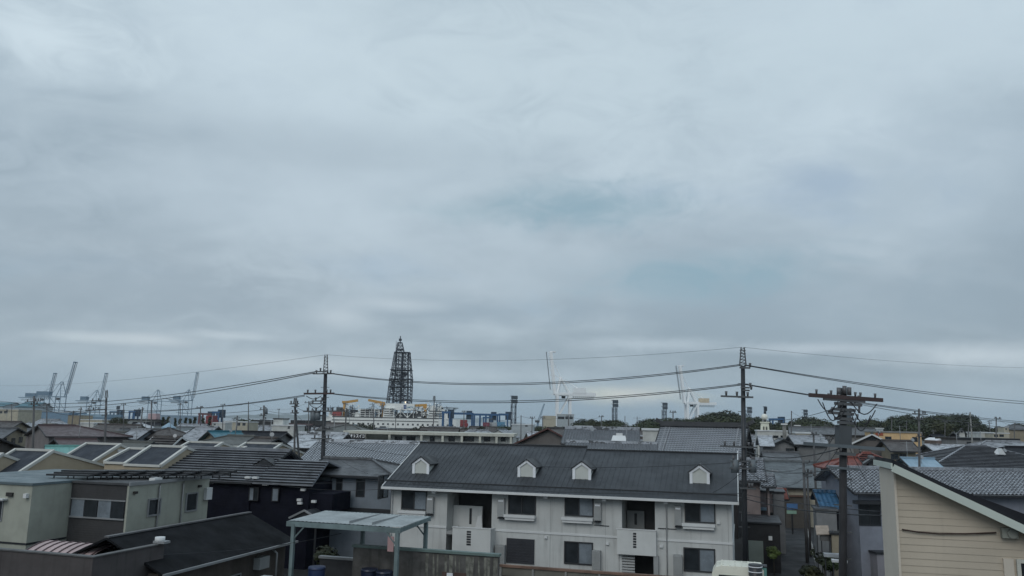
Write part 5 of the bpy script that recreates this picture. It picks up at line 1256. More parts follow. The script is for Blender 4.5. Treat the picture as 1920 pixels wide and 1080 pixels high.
# =====================================================================
# UTILITY POLES AND WIRES
# =====================================================================
INS = mat('insulator', (.085, .085, .09), .4); ARMC = mat('brown_crossarm', (.055, .035, .035), .7); ARMG = mat('galvanised_arm', (.085, .09, .095), .6)
XF = mat('transformer_grey', (.13, .15, .165), .6, .1)
def pole(label, px, ytop, D, r=.16, arms=(), xf=(), lean=0., pyb=None, mat_=None, group='utility poles over the roofs', taper=.7, latt=False, steps=False, yaw=0, isz=1.):
    """arms: (y_px, left metres, right metres, n insulators, material, thickness)"""
    base = G(px if pyb is None else pyb, D); top = P(px, ytop, D); H = top.z
    o = thing('utility_pole', label, 'utility pole', base, 0, group)
    if pyb is not None: o.rotation_euler = (0, math.atan2(top.x - base.x, H), 0)
    zt = H
    if latt:
        zt = H - latt
        mb = MB()
        for x in (-.16, .16): mb.bar((x * 1.2, 0, zt), (x * .55, 0, H), .06)
        for k in range(6):
            z = zt + latt * k / 6; mb.bar((-.17, 0, z), (.17, 0, z), .05); mb.bar((-.16, 0, z), (.16, 0, z + latt / 6), .035)
        mb.build('mast_extension', ARMG, o)
    MB().tube([(0, 0, 0), (0, 0, zt)], r, 10, r2=r * taper).build('shaft', mat_ or POLEC, o)
    if steps:
        z = 4.5
        while z < zt - .5: MB().bar((-r - .14, 0, z), (r + .14, 0, z), .035).build('step_bolt', ARMG, o); z += .8
    for y, l, rr, n, m_, th in arms:
        z = P(px, y, D).z; c, s_ = math.cos(R(yaw)), math.sin(R(yaw))
        a = MB().bar((-l * c, -r - .06 - l * s_ * -1 * 0, z), (rr * c, -r - .06, z), th, th).build('crossarm', m_, o)
        for k in range(n):
            x = -l + (l + rr) * (k + .5) / n
            if abs(x) < .15: x += .3
            MB().tube([(x, -r - .06, z + th / 2), (x, -r - .06, z + th / 2 + .1 * isz), (x, -r - .06, z + th / 2 + .24 * isz)], .05 * isz, 8, r2=.08 * isz).build('insulator', INS, a)
    for y, x in xf:
        z = P(px, y, D).z; t = MB().tube([(x, -.1, z - .38), (x, -.1, z + .34)], .22, 14).build('transformer', XF, o)
        MB().bar((0, -.1, z), (x, -.1, z), .08).build('bracket', ARMG, t); MB().tube([(x - .1, -.1, z + .4), (x - .1, -.1, z + .58)], .04).build('bushing', INS, t)
    return o
A3 = lambda y, l, r, n=3, m=None, t=.09: (y, l, r, n, m or ARMG, t)
pA = pole('tall utility pole left of the drilling tower with lattice tip and many crossarms', 611.5, 665, 64, r=.20, pyb=600, steps=True, latt=1.5, mat_=CABLE,
    arms=(A3(701, .95, .75, 3), A3(697, .8, .1, 1), A3(738, 1.6, .8, 4, ARMC, .14), A3(752, .9, .1, 2), A3(757, 1.2, .1, 2), A3(771, 1.6, 1.7, 5, ARMG, .11), A3(806, 1.0, .8, 3), A3(822, .9, .7, 3)), xf=((780, -.85), (779, -.5)))
pB = pole('tall dark utility pole in front of the right end of the apartment block', 1392.5, 651, 46.5, r=.17, pyb=1398, steps=True, latt=1.1, mat_=CABLE,
    arms=(A3(690, .25, .35, 1), A3(727, .2, .3, 1), A3(744.5, 1.35, .5, 3, ARMG, .10), A3(732, .1, .3, 1), A3(838, 1.4, .7, 4), A3(865, .85, .7, 4), A3(878, .9, .6, 3), A3(915, .3, .6, 2)), xf=((874, -.55), (872, .45)))
pC = pole('thick near utility pole left of the yellow siding house with a wide brown crossarm', 1581, 727, 25.5, r=.135, pyb=1580, steps=True, taper=.8, isz=.55, mat_=mat('dark_pole_concrete', (.024, .024, .027), .85),
    arms=(A3(745, 1.15, 1.15, 5, ARMC, .12), A3(757, .35, .5, 2), A3(768, .4, .3, 2), A3(785, .35, .2, 2), A3(750, .7, .6, 4), A3(775, .55, .25, 3), A3(792, .25, .3, 2), A3(850, .3, .3, 2), A3(836, 1.3, 1.2, 0, mat('pale_steel_arm', (.10, .12, .135), .6), .10), A3(877, .5, .4, 0, mat('pale_steel_arm', (.16, .19, .21), .6), .07)), xf=())
MB().box(-.18, .19, -.2, .2, P(1581, 835, 25.5).z, P(1581, 797, 25.5).z).build('control_box', mat('dark_box_metal', (.06, .068, .075), .6), pC)
mb = MB()
for x0, z0_, x1, dip in ((-.9, 752, -.25, .35), (-.75, 757, -.1, .55), (.15, 753, .95, .35), (.2, 765, .9, .45), (.15, 775, .75, .5), (-.5, 768, -.05, .3)):
    z = P(1581, z0_, 25.5).z; mb.tube([(x0 + (x1 - x0) * k / 8, -.25, z - dip * math.sin(math.pi * k / 8)) for k in range(9)], .018, 5)
mb.build('jumper_cable', CABLE, pC)
mb = MB()
for x, y in ((-.18, 733), (.15, 731), (0, 729)): z = P(1581, y, 25.5).z; mb.tube([(x, -.1, z - .15), (x, -.1, z + .1)], .07, 8)
mb.build('cap_insulator', INS, pC)
mb = MB()
for x0, z0_, x1, dip in ((-1.4, 742, -.2, .25), (-1.1, 758, -.1, .3), (-.9, 765, -.1, .35)):
    z = P(600, z0_, 64).z; mb.tube([(x0 + (x1 - x0) * k / 8, -.3, z - dip * math.sin(math.pi * k / 8)) for k in range(9)], .03, 5)
mb.build('jumper_cable', CABLE, pA)
pole('slim dark utility pole in front of the maroon roofed house at the left', 64, 742, 92, r=.15, pyb=59, arms=(A3(752, .9, .9, 3), A3(758, .5, .8, 2)))
pole('dark utility pole with short left crossarms, left of the patchy slate roof', 200, 731, 100, r=.17, pyb=193, arms=(A3(750, 1.9, .2, 3), A3(767, 2.4, .2, 4), A3(778, .4, .3, 1)), latt=.9)
pole('small pole at the far left among the sheds, left of two', 127, 770, 170, r=.15, arms=(A3(773, .4, .4, 1),))
pole('small pole at the far left among the sheds, right of two', 141, 763, 175, r=.15, arms=(A3(768, .5, .5, 2),))
pole('slim pole before the row of pointed pines', 256, 763, 150, r=.15, arms=(A3(768, .8, .3, 2),))
pole('plain dark pole left of the big round tree', 434, 779, 110, r=.14, arms=())
pole('utility pole with crossarms in the gap right of the big round tree', 495, 760, 104, r=.15, pyb=491, arms=(A3(768, .5, .5, 3), A3(779, .5, .4, 2), A3(786, .4, .4, 1)), xf=((771, .3),))
pole('braced utility pole just left of the tall left pole', 554, 746, 76, r=.12, pyb=549, arms=(A3(757, .5, .4, 3), A3(762, .3, .4, 2), A3(774, .4, .4, 2)), latt=.5)
a, b = P(553, 762, 76), G(572, 74.5); o = thing('pole_brace', 'slanting dark brace leaning against the braced pole left of the tall pole', 'brace', b); MB().tube([(0, 0, 0), tuple(Vector(a) - b)], .10, 8).build('shaft', CABLE, o)
pole('thin far pole beside the braced pole', 547, 772, 130, r=.13, arms=(A3(775, .4, .4, 2),))
pole('slim pole rising from the signboard block in front of the ship', 641, 765, 112, r=.13, arms=(A3(770, .6, .4, 2),))
pole('thin mast in front of the ship bridge', 808, 742, 118, r=.10, arms=(), latt=.6)
pole('slim pole left of the white boomed crane', 1016, 780, 140, r=.12, arms=(A3(784, .5, .5, 2),))
pole('slim pole right of the small slanted crane', 996, 781, 145, r=.12, arms=(A3(784, .5, .3, 2),))
pole('utility pole crossing the apricot building', 1723, 766, 80, r=.13, pyb=1725, arms=(A3(776, .75, .75, 3), A3(786, .5, .4, 2), A3(818, .4, .4, 2)))
pole('pale utility pole in front of the right slope of the wooded hill', 1831, 773, 125, r=.14, mat_=CONC, arms=(A3(782, .1, .8, 3), A3(800, .6, .8, 2)))
pole('small far pole on the low ridge at the right', 1861, 789, 260, r=.16, arms=(A3(791, .9, .9, 2), A3(794, .8, .8, 2)))
pole('slim dark pole among the roofs, left of two beside the near pole', 1533, 812, 82, r=.13, arms=(A3(815, .4, .4, 2),))
pole('slim dark pole among the roofs, right of two beside the near pole', 1562, 818, 84, r=.13, arms=(A3(824, .5, .3, 2),))
pole('dark utility pole standing at the middle of the alley', 1514, 863, 63, r=.13, arms=(A3(868, .1, .3, 1), A3(886, .2, .4, 2)))
pole('pole right behind the alley pole, shorter', 1520, 885, 66, r=.10, arms=(A3(888, .35, .35, 3), A3(893, .3, .3, 2)))
pole('slim pole below the wooded hill left of the white gabled house', 1757, 806, 150, r=.13, arms=(A3(809, .5, .5, 2),))
pole('far thin pole under the second light tower', 1172, 780, 300, r=.16, arms=())
pole('thin pole right of the second light tower, left one', 1195, 781, 300, r=.16, arms=(A3(784, 1.5, 1.5, 0),))

def wire(label, p, q, sag, r=.03, name='power_line', grp='overhead lines'):
    a, b = P(*p), P(*q); n = 26; pts = []
    for k in range(n + 1):
        t = k / n; v_ = a.lerp(b, t); v_.z -= 4 * sag * t * (1 - t); pts.append(v_)
    o = MB().tube(pts, r, 5).build(name, CABLE); tag(o, label, 'power line', grp)
    return o
wire('upper pair of power lines between the two tall poles, higher strand', (616, 699, 64), (1390, 683, 46.5), .98, .022)
wire('upper pair of power lines between the two tall poles, lower strand', (616, 700, 64), (1390, 685, 46.5), 1.02, .022)
wire('lower pair of power lines between the two tall poles, higher strand', (625, 738, 64), (1390, 720, 46.5), .78, .022)
wire('lower pair of power lines between the two tall poles, lower strand', (625, 739, 64), (1390, 722, 46.5), .84, .024)
wire('thin topmost wire between the tips of the two tall poles', (612, 665, 64), (1392, 651, 46.5), .62, .008)
wire('thin topmost wire leaving the tall right pole to the right edge', (1392, 651, 46.5), (2000, 690, 80), .35, .008)
wire('thin topmost wire leaving the tall left pole to the left edge', (612, 665, 64), (-60, 720, 170), 1.2, .010)
wire('upper power line from the tall right pole to the right edge, higher strand', (1396, 684, 46.5), (2010, 757, 88), .45, .024)
wire('upper power line from the tall right pole to the right edge, lower strand', (1396, 685, 46.5), (2010, 762, 86), .45, .024)
wire('lower power line from the tall right pole passing behind the near pole, higher strand', (1396, 720, 46.5), (2010, 797, 88), .38, .024)
wire('lower power line from the tall right pole passing behind the near pole, lower strand', (1396, 721, 46.5), (2010, 800, 86), .38, .024)
wire('upper power line from the tall left pole to the left edge, higher strand', (590, 697, 64), (-70, 739, 175), 2.3, .035)
wire('upper power line from the tall left pole to the left edge, lower strand', (590, 699, 64), (-70, 742, 175), 2.6, .035)
wire('lower power line from the tall left pole to the slim pole at far left', (571, 741, 64), (64, 763, 120), 1.1, .03)
wire('lower power line from the tall left pole, second strand', (571, 743, 64), (200, 768, 100), .5, .022)
wire('power line leaving the far left pole to the left edge', (200, 768, 100), (-60, 764, 140), .5, .03)
wire('power line between the gap pole and the braced pole', (495, 768, 104), (554, 774, 76), .2, .02)
wire('power line from the gap pole to the left', (495, 768, 104), (330, 773, 170), .4, .03)
wire('drooping cable between slim pole and dark pole at far left', (64, 753, 92), (200, 752, 100), 1.6, .018)
wire('cable running in front of the apartment eaves to the tall right pole, upper', (735, 905, 50), (1395, 925, 46), .25, .014)
wire('cable from the tall right pole down across the alley', (1397, 935, 46.5), (1660, 967, 30), .2, .025)
wire('second cable from the tall right pole across the alley', (1397, 927, 46.5), (1660, 960, 30), .1, .016)
wire('cable sagging over the plain sheet roof toward the alley pole', (1400, 868, 46.5), (1514, 872, 63), .5, .016)
wire('second cable sagging over the plain sheet roof toward the alley pole', (1400, 880, 46.5), (1514, 890, 63), .9, .016)
wire('cable from the steel arm of the near pole to the right edge', (1581, 752, 25.5), (2000, 806, 60), .3, .010)
wire('thin cable crossing the navy house front', (400, 896, 52), (735, 898, 50), .3, .012)
wire('thin cable from the navy house to the apartment block', (500, 905, 55), (740, 915, 53), .3, .012)
wire('thin cable slanting over the black shed roof to the carport', (300, 1040, 33), (640, 1000, 42), .2, .012)
wire('cable between the apartment block and the tall left pole foot', (600, 880, 62), (800, 905, 52), .3, .012)
for lab_, a_, b_, s_, r_ in (
    ('service cable dropping from the near pole to the slate blue house', (1580, 800, 25.5), (1600, 925, 51), .3, .012), ('second service cable dropping from the near pole to the slate blue house', (1580, 812, 25.5), (1650, 935, 51), .3, .010),
    ('cable from the near pole toward the alley pole', (1578, 790, 25.5), (1514, 872, 63), .4, .014), ('lower cable from the near pole toward the alley pole', (1578, 830, 25.5), (1514, 888, 63), .5, .014),
    ('telephone bundle from the tall right pole to the near pole', (1397, 845, 46.5), (1578, 840, 25.5), .35, .022), ('thin cable from the tall right pole to the near pole steel arm', (1397, 870, 46.5), (1575, 878, 25.5), .3, .014),
    ('service cable from the tall right pole to the apartment eaves', (1396, 880, 46.5), (1300, 935, 49.5), .3, .012), ('service cable from the tall right pole to the pink house', (1397, 890, 46.5), (1450, 925, 67), .3, .012),
    ('service cable from the tall left pole to the navy house', (601, 822, 64), (560, 890, 57), .3, .014), ('service cable from the tall left pole to the blue grey house', (601, 830, 64), (690, 888, 58), .3, .012),
    ('low telephone line from the tall left pole to the tall right pole', (601, 826, 64), (1396, 866, 46.5), 1.0, .014), ('telephone line from the tall left pole toward the left rooftops', (601, 824, 64), (300, 812, 110), .9, .016),
    ('cable from the braced pole to the tall left pole', (553, 762, 76), (603, 772, 64), .25, .018), ('second cable from the braced pole to the tall left pole', (553, 774, 76), (603, 806, 64), .3, .014)):
    wire(lab_, a_, b_, s_, r_)
wire('far power line in front of the wooded hill at right', (1723, 777, 80), (1831, 783, 125), .6, .02)
wire('thin far line from the near pole over the white ball tower', (1581, 760, 25.5), (1405, 783, 46), .3, .010)
# =====================================================================
# HARBOUR : drill ship, cranes, gantries, sheds, light towers
# =====================================================================
SHIPW = mat('ship_white', (.80, .81, .78), .6, .06, streak=.1); SHIPD = mat('derrick_steel', (.022, .03, .05), .6, .15); CRY = mat('crane_orange', (.50, .27, .06), .6, .12)
SHIPK = mat('ship_dark_gear', (.05, .055, .06), .7, .3); REDP = mat('ship_red', (.30, .05, .045), .6, .2); GBLUE = mat('gantry_blue', (.03, .10, .22), .6, .15); CRW = mat('crane_white', (.85, .87, .88), .55, .06); CRB = mat('crane_pale_blue', (.11, .18, .25), .6, .1)
def lattice(mb, bot, top, z0, z1, levels, leg=.9, br=.45, cross=True, mid=True):
    """four sided lattice between rectangle half sizes bot and top, centre offsets included"""
    (bx, by, bcx), (tx, ty, tcx) = bot, top
    def C(t):
        hx, hy, cx_ = bx + (tx - bx) * t, by + (ty - by) * t, bcx + (tcx - bcx) * t; z = z0 + (z1 - z0) * t
        return [Vector((cx_ + sx * hx, sy * hy, z)) for sx, sy in ((-1, -1), (1, -1), (1, 1), (-1, 1))]
    for k in range(levels):
        a, b = C(k / levels), C((k + 1) / levels)
        for j in range(4):
            mb.bar(a[j], b[j], leg); mb.bar(b[j], b[(j + 1) % 4], br * 1.1)
            if mid:
                m0, m1 = (a[j] + a[(j + 1) % 4]) / 2, (b[j] + b[(j + 1) % 4]) / 2
                mb.bar(a[j], m1, br); mb.bar(a[(j + 1) % 4], m1, br)
                mb.bar(m0, m1, br * .9)
            elif cross: mb.bar(a[j], b[(j + 1) % 4], br); mb.bar(a[(j + 1) % 4], b[j], br)
def ship():
    D = 1030; k = D / 1500.0
    O = G(745, D); X = lambda px: (px - 745) * k * 1.0; Z = lambda py, px=745: P(px, py, D).z
    root = thing('drill_ship', 'white deep sea drilling ship with a tall dark lattice derrick and three orange deck cranes', 'ship', (O.x, O.y, 0), 0)
    x0, x1 = X(612), X(872)
    mb = MB(); bw = 19
    sec = [(x0, 6), (x0 + 12, bw), (x1 - 34, bw), (x1 - 12, bw * .6), (x1, 2)]
    for (a, wa), (b, wb) in zip(sec, sec[1:]):
        mb.face([(a, -wa, 1), (b, -wb, 1), (b, -wb, 13), (a, -wa, 13)]); mb.face([(b, wb, 1), (a, wa, 1), (a, wa, 13), (b, wb, 13)]); mb.face([(a, -wa, 13), (b, -wb, 13), (b, wb, 13), (a, wa, 13)])
    mb.face([(x0, -6, 1), (x0, 6, 1), (x0, 6, 13), (x0, -6, 13)]); hull = mb.build('hull', SHIPW, root)
    mb = MB(); mb.box(x0 + 12, x1 - 34, -bw - .4, -bw + .1, 9.2, 10.0); mb.box(x0 + 12, x1 - 34, -bw - .4, -bw + .1, 13, 14.0); mb.build('rubbing_strake', SHIPK, hull)
    mb = MB()
    for px in range(640, 850, 9): mb.box(X(px), X(px) + 2.2, -bw - .3, -bw + .2, 4.5, 6.6)
    mb.build('hull_opening', SHIPK, hull)
    # derrick
    mb = MB(); zb, z1, z2, z3, zt = Z(757), Z(711), Z(694), Z(661), Z(642)
    cx0 = X(746.5)
    lattice(mb, (14.6, 11, cx0), (13.4, 10, X(748.5)), zb, z1, 7, .95, .40)
    lattice(mb, (13.4, 10, X(748.5)), (9.2, 7, X(748.5)), z1, z3, 7, .85, .36)
    dk = mb.build('derrick', SHIPD, root)
    mb = MB(); lattice(mb, (5.0, 6, X(742)), (4.2, 5, X(744)), zb, z3, 13, .7, .36); lattice(mb, (4.5, 5, X(756)), (3.6, 5, X(754)), zb, z3, 13, .7, .36); mb.build('inner_frame', SHIPD, dk)
    mb = MB()
    for z, r, cx_ in ((z1, 14.3, 748.5), (z2, 13.4, 748.5), (Z(726), 14.6, 748), (z3, 9.8, 749)): mb.box(X(cx_) - r, X(cx_) + r, -r * .8, r * .8, z - .35, z + .45)
    for y, l, r in ((717, 730, 764), (735, 731, 752), (742, 744, 763)): mb.box(X(l), X(r), -6, 6, Z(y), Z(y) + .9)
    mb.build('platform', SHIPD, dk)
    mb = MB(); random.seed(9)
    for k_ in range(26):
        px = random.uniform(730, 762); y = random.uniform(700, 754); mb.box(X(px), X(px) + random.uniform(1, 3), -4, 4, Z(y), Z(y) + random.uniform(1.5, 4))
    for px in (741, 747, 753): mb.bar((X(px), 0, zb), (X(px) + .5, 0, z3), .8)
    mb.build('drilling_gear', SHIPD, dk)
    mb = MB(); lattice(mb, (5.2, 4.5, X(744)), (2.3, 2.2, X(743.5)), z3, zt, 3, .8, .45, mid=False); mb.box(X(738.5), X(750), -4.5, 4.5, Z(657), Z(654)); mb.bar((X(743.5), 0, zt - 1), (X(743.5), 0, Z(630)), 1.1); mb.box(X(741), X(746), -1.5, 1.5, Z(639), Z(635)); mb.bar((X(736), 0, z3), (X(736), 0, Z(640)), .45); mb.bar((X(736), 0, Z(650)), (X(739), 0, Z(641)), .4)
    mb.build('crown_block', SHIPD, dk)
    MB().box(X(759), X(761), -11.2, -10.8, Z(756), Z(753)).build('deck_lamp', mat('lit_flood_lamp', (1, .75, .5), .5, 0, emit=1.2), dk)
    # white substructure with emblem and lettering
    MB().box(X(724), X(777), -13, 13, Z(769), Z(757)).build('substructure', SHIPW, root)
    sub = [c for c in root.children if c.name.startswith('substructure')][0]
    mb = MB()
    for px in (728, 741, 752, 765, 776): mb.bar((X(px), -12, 13), (X(px), -12, Z(769)), 1.1); mb.bar((X(px), 12, 13), (X(px), 12, Z(769)), 1.1)
    for a, b in ((741, 752), (765, 752), (765, 776)): mb.bar((X(a), -12, 14), (X(b), -12, Z(770)), .8)
    mb.build('substructure_leg', SHIPW, root)
    MB().box(X(725), X(776), -6, 10, 14, Z(774)).build('moonpool_machinery', SHIPK, root)
    MB().box(X(757.5), X(762.5), -13.25, -13, Z(766.5), Z(759.5)).build('emblem', mat('emblem_blue', (.02, .07, .22), .5), sub)
    mb = MB(); mb.box(X(758.5), X(761.5), -13.4, -13.24, Z(763.6), Z(762.6)); mb.build('emblem_mark', SHIPW, sub)
    cu = bpy.data.curves.new('t', 'FONT'); cu.body = 'JAMSTEC'; cu.size = 1; cu.extrude = .02; cu.offset = .01
    to = bpy.data.objects.new('t', cu); COL.objects.link(to); bpy.context.view_layer.update()
    me = bpy.data.meshes.new_from_object(to.evaluated_get(bpy.context.evaluated_depsgraph_get())); bpy.data.objects.remove(to)
    wd = max(v.co.x for v in me.vertices); me.materials.clear(); me.materials.append(mat('lettering_pale_blue', (.10, .30, .45), .5))
    lo = bpy.data.objects.new('lettering', me); COL.objects.link(lo); lo.parent = sub; kk = (X(776) - X(763.5)) / wd; lo.scale = (kk, kk * 1.5, kk); lo.rotation_euler = (math.pi / 2, 0, 0); lo.location = (X(763.5), -13.1, Z(765.3))
    # deck blocks
    def blk(nm, a, b, yt, yb_, m, y0=-16, y1=14): return MB().box(X(a), X(b), y0, y1, Z(yb_) if yb_ else 13, Z(yt)).build(nm, m, root)
    r1 = blk('pipe_rack', 679, 714, 768, None, SHIPK)
    mb = MB()
    for y in (769.5, 773, 777, 781): mb.box(X(679), X(714), -16.6, -16, Z(y + .5), Z(y - .4))
    for px in (679, 688, 696, 705, 713): mb.box(X(px), X(px) + .8, -16.8, -16.3, 13, Z(768))
    mb.build('rack_rail', SHIPW, r1)
    b1 = blk('deck_house', 721, 741, 765, None, SHIPW); mb = MB()
    for j in range(4): mb.box(X(723), X(739), -16.5, -16, Z(768 + j * 4.2), Z(766.8 + j * 4.2))
    mb.build('opening', SHIPK, b1)
    blk('ventilation_trunk', 669, 678, 775, None, SHIPW); 
    w1 = blk('winch_deck', 651, 668, 770, None, SHIPK); mb = MB(); random.seed(4)
    for j in range(16): px = random.uniform(650, 678); y = random.uniform(764, 780); mb.box(X(px), X(px) + random.uniform(.8, 2.5), -17, -15, Z(y), Z(y) + random.uniform(1, 4))
    mb.build('deck_gear', SHIPW, w1)
    blk('aft_structure', 622, 640, 774, None, SHIPW); blk('aft_boat', 629, 645, 772, 782, REDP, -17, -12)
    MB().box(X(632), X(642), -5, 5, Z(772), Z(766)).build('aft_crane_house', SHIPK, root)
    s1_ = blk('superstructure', 803, 833, 766, None, SHIPW); blk('bridge', 800, 826, 759.5, 766, SHIPW, -14, 12)
    mb = MB()
    for j in range(5): mb.box(X(805), X(831), -16.5, -16, Z(770.6 + j * 4.4), Z(769.2 + j * 4.4))
    mb.build('window_row', SHIPK, s1_)
    blk('fore_house', 833, 842, 772, None, SHIPW); 
    m2 = blk('mid_house', 779, 796, 770, None, SHIPK); mb = MB()
    for j in range(30): px = random.uniform(778, 802); y = random.uniform(766, 786); mb.box(X(px), X(px) + random.uniform(.8, 3), -17.5, -15, Z(y), Z(y) + random.uniform(.6, 3))
    mb.build('deck_gear', SHIPW, m2)
    # helideck
    mb = MB(); mb.tube([(X(838), 0, Z(763.5)), (X(838), 0, Z(762.3))], 12.8, 8)
    for a in range(8): mb.bar((X(838) + 3 * math.cos(a * .785), 3 * math.sin(a * .785), Z(771)), (X(838) + 12 * math.cos(a * .785), 12 * math.sin(a * .785), Z(763.3)), .5)
    mb.build('helideck', mat('helideck_grey', (.16, .18, .19), .7), root)
    mb = MB()
    for px, y in ((800, 752), (804, 757), (813, 756), (819, 758)): mb.bar((X(px), 0, Z(762)), (X(px), 0, Z(y)), .4); mb.box(X(px) - 1.2, X(px) + 1.2, -1, 1, Z(y), Z(y) + .8)
    mb.build('antenna_mast', SHIPW, root); MB().sphere((X(825.5), 0, Z(762)), 1.6, 10, 7).build('radar_dome', SHIPW, root)
    # orange cranes : pedestal, boom, strut
    for nm, ped, pt, b0, b1_, kn in (('aft', 648, 757, (644, 757.5), (672, 752.5), 668), ('mid', 718, 760, (691, 751.5), (722, 757), 697), ('fore', 797, 764, (778, 760), (799, 758.5), 784)):
        mb = MB(); mb.tube([(X(ped), -8, 13), (X(ped), -8, Z(pt))], 2.1, 10, r2=1.8); pd = mb.build('crane_pedestal', CRY, root)
        mb = MB(); mb.bar((X(b0[0]), -8, Z(b0[1])), (X(b1_[0]), -8, Z(b1_[1])), 2.8, 3.0); mb.box(X(ped) - 3, X(ped) + 3, -11, -5, Z(pt + 1), Z(pt - 3)); mb.build('crane_boom', CRY, pd)
        mb = MB(); mb.bar((X(ped), -8, Z(pt + 4)), (X(kn), -8, Z(b0[1] + 1)), 1.5); mb.build('luffing_strut', SHIPW, pd)
    return root
ship()

class KB(MB):
    def __init__(s, k): super().__init__(); s.k = k
    def bar(s, p, q, w=.1, h=None, m=0): return MB.bar(s, p, q, w * s.k, (h or w) * s.k, m)
def quay_crane(label, px, D, zg, dirx, boom_top, apex_z, m, gauge=26, back=46, boom='up', yaw=0, zb=2, depth=22, hx=None, group='container cranes along the quays', house_m=None, k_=1.):
    """ship to shore gantry; dirx = side of the water, boom raised or lowered"""
    A = G(px, D); o = thing('container_crane', label, 'crane', (A.x, A.y, 0), yaw, group); d = dirx; w = depth / 2
    for x in (0, -d * gauge):
        for y in (-w, w):
            KB(k_).bar((x, y, zb), (x, y, zg), 1.7).bar((x, y * 1.0, zb), (x, y, zb + 1.5), 3.2).build('leg', m, o)
    mb = KB(k_)
    for y in (-w, w): mb.bar((0, y, zb + 14), (-d * gauge, y, zb + 14), 1.5); mb.bar((0, y, zb + 14), (-d * gauge, y, zg), .9); mb.bar((0, y, zg), (-d * gauge, y, zg), 1.6)
    for x in (0, -d * gauge): mb.bar((x, -w, zg), (x, w, zg), 1.6); mb.bar((x, -w, zb + 3), (x, w, zb + 3), 1.2)
    mb.build('portal_frame', m, o)
    gy = 3.0; mb = KB(k_)
    for y in (-gy, gy): mb.bar((d * 3, y, zg), (-d * (gauge + back), y, zg), 1.6, 2.4)
    for k in range(9): x = d * 3 - d * (gauge + back + 3) * k / 8; mb.bar((x, -gy, zg), (x, gy, zg), .7)
    g_ = mb.build('girder', m, o)
    MB().box(-d * (gauge + 4), -d * (gauge + back * .62), -5, 5, zg + 1.4, zg + 8.5).build('machinery_house', house_m or m, o)
    mb = KB(k_); n = 11
    for k in range(n):
        x = -d * (gauge + 2) - d * (back - 4) * k / n; mb.tube([(x - d * (back / n) * j / 4, gy, zg - 1.6 - 4.2 * math.sin(math.pi * j / 4)) for j in range(5)], .28, 4)
    mb.build('festoon_cable', SHIPK, g_)
    mb = KB(k_)
    ax = -d * gauge * .28
    for y in (-w, w):
        mb.bar((0, y, zg), (ax, y * .4, apex_z), 1.4); mb.bar((-d * gauge, y, zg), (ax, y * .4, apex_z), 1.1)
    mb.bar((ax, -w * .4, apex_z), (ax, w * .4, apex_z), 1.6); mb.bar((ax, 0, apex_z), (-d * (gauge + back * .7), 0, zg + 1), .55)
    for k in range(1, 5): t = k / 5; mb.bar((0 + ax * t, -w + w * .6 * t, zg + (apex_z - zg) * t), (0 + ax * t, w - w * .6 * t, zg + (apex_z - zg) * t), .6)
    mb.build('apex_frame', m, o)
    mb = KB(k_); h0 = Vector((d * 3, 0, zg))
    tip = Vector((d * boom_top[0], 0, boom_top[1]))
    for y in (-gy, gy): mb.bar(h0 + Vector((0, y, 0)), tip + Vector((0, y, 0)), 1.3, 2.0); MB().bar(h0 + Vector((d * (1.5 + 2.5 * k_), y, 6)), tip + Vector((d * (1.5 + 2.5 * k_), y, 0)), .7).build('boom_tie', mat('crane_rail_grey', (.16, .18, .20), .6), o)
    for k in range(10): p = h0.lerp(tip, k / 9); mb.bar(p + Vector((0, -gy, 0)), p + Vector((0, gy, 0)), .7); mb.bar(p + Vector((0, gy, 0)), p + Vector((d * 3.6, gy, 0)), .5)
    mb.box(tip.x - 1.2, tip.x + 1.5 + 2.5 * k_, -3.4, 3.4, tip.z - .8, tip.z + .8)
    mb.build('boom', m, o)
    mb = KB(k_); mb.bar((ax, 0, apex_z), h0.lerp(tip, .45), .45); mb.bar((ax, 0, apex_z), h0.lerp(tip, .85), .4); mb.build('stay', m, o)
    MB().box(-d * 6, -d * 11, -1.8, 1.8, zg - 5.5, zg - 1.6).build('operator_cab', SHIPK, o)
    return o
# two white cranes, centre and right, booms raised leftwards
z = lambda px, py, D: Hz(py, px, D)
quay_crane('white crane with raised boom leaning left and wide white machinery house, nearest of all', 1044, 1080, z(1044, 739, 1080), -1, (9, z(1034, 660, 1080)), z(1047, 709, 1080), CRW, gauge=17, back=34, depth=18, k_=1.9)
quay_crane('white crane with cream machinery house behind the wooded rise, right of the nearest crane', 1288, 1340, z(1288, 756, 1340), -1, (10, z(1279, 686, 1340)), z(1290, 729, 1340), CRW, gauge=17, back=32, depth=18, k_=2.0, house_m=mat('crane_house_cream', (.60, .50, .36), .6))
quay_crane('pale blue crane with the tallest raised boom at the far left', 114, 1380, z(114, 744, 1380), 1, (13, z(126, 679, 1380)), z(112, 716, 1380), CRB, gauge=18, back=42, depth=18, k_=.55)
quay_crane('pale blue crane with raised boom left of the tallest one, its upper part greyer', 84, 1560, z(84, 746, 1560), 1, (9, z(93, 700, 1560)), z(82, 735, 1560), CRB, gauge=18, back=36, depth=18, k_=.55)
quay_crane('pale blue crane with raised boom standing between the tallest crane and the far left pole', 181, 1600, z(181, 752, 1600), 1, (9, z(190, 700, 1600)), z(180, 732, 1600), CRB, gauge=18, back=26, depth=18, k_=.55)
quay_crane('pale blue crane with raised boom farthest right of the left harbour cranes', 354, 1600, z(354, 751, 1600), 1, (8, z(362, 699, 1600)), z(354, 731, 1600), CRB, gauge=18, back=24, depth=18, k_=.55)
quay_crane('pale blue crane with boom lowered and a plain pointed frame between raised booms', 296, 1600, z(296, 752, 1600), 1, (46, z(296, 753, 1600)), z(292, 731, 1600), CRB, gauge=18, back=26, depth=18, k_=.55)
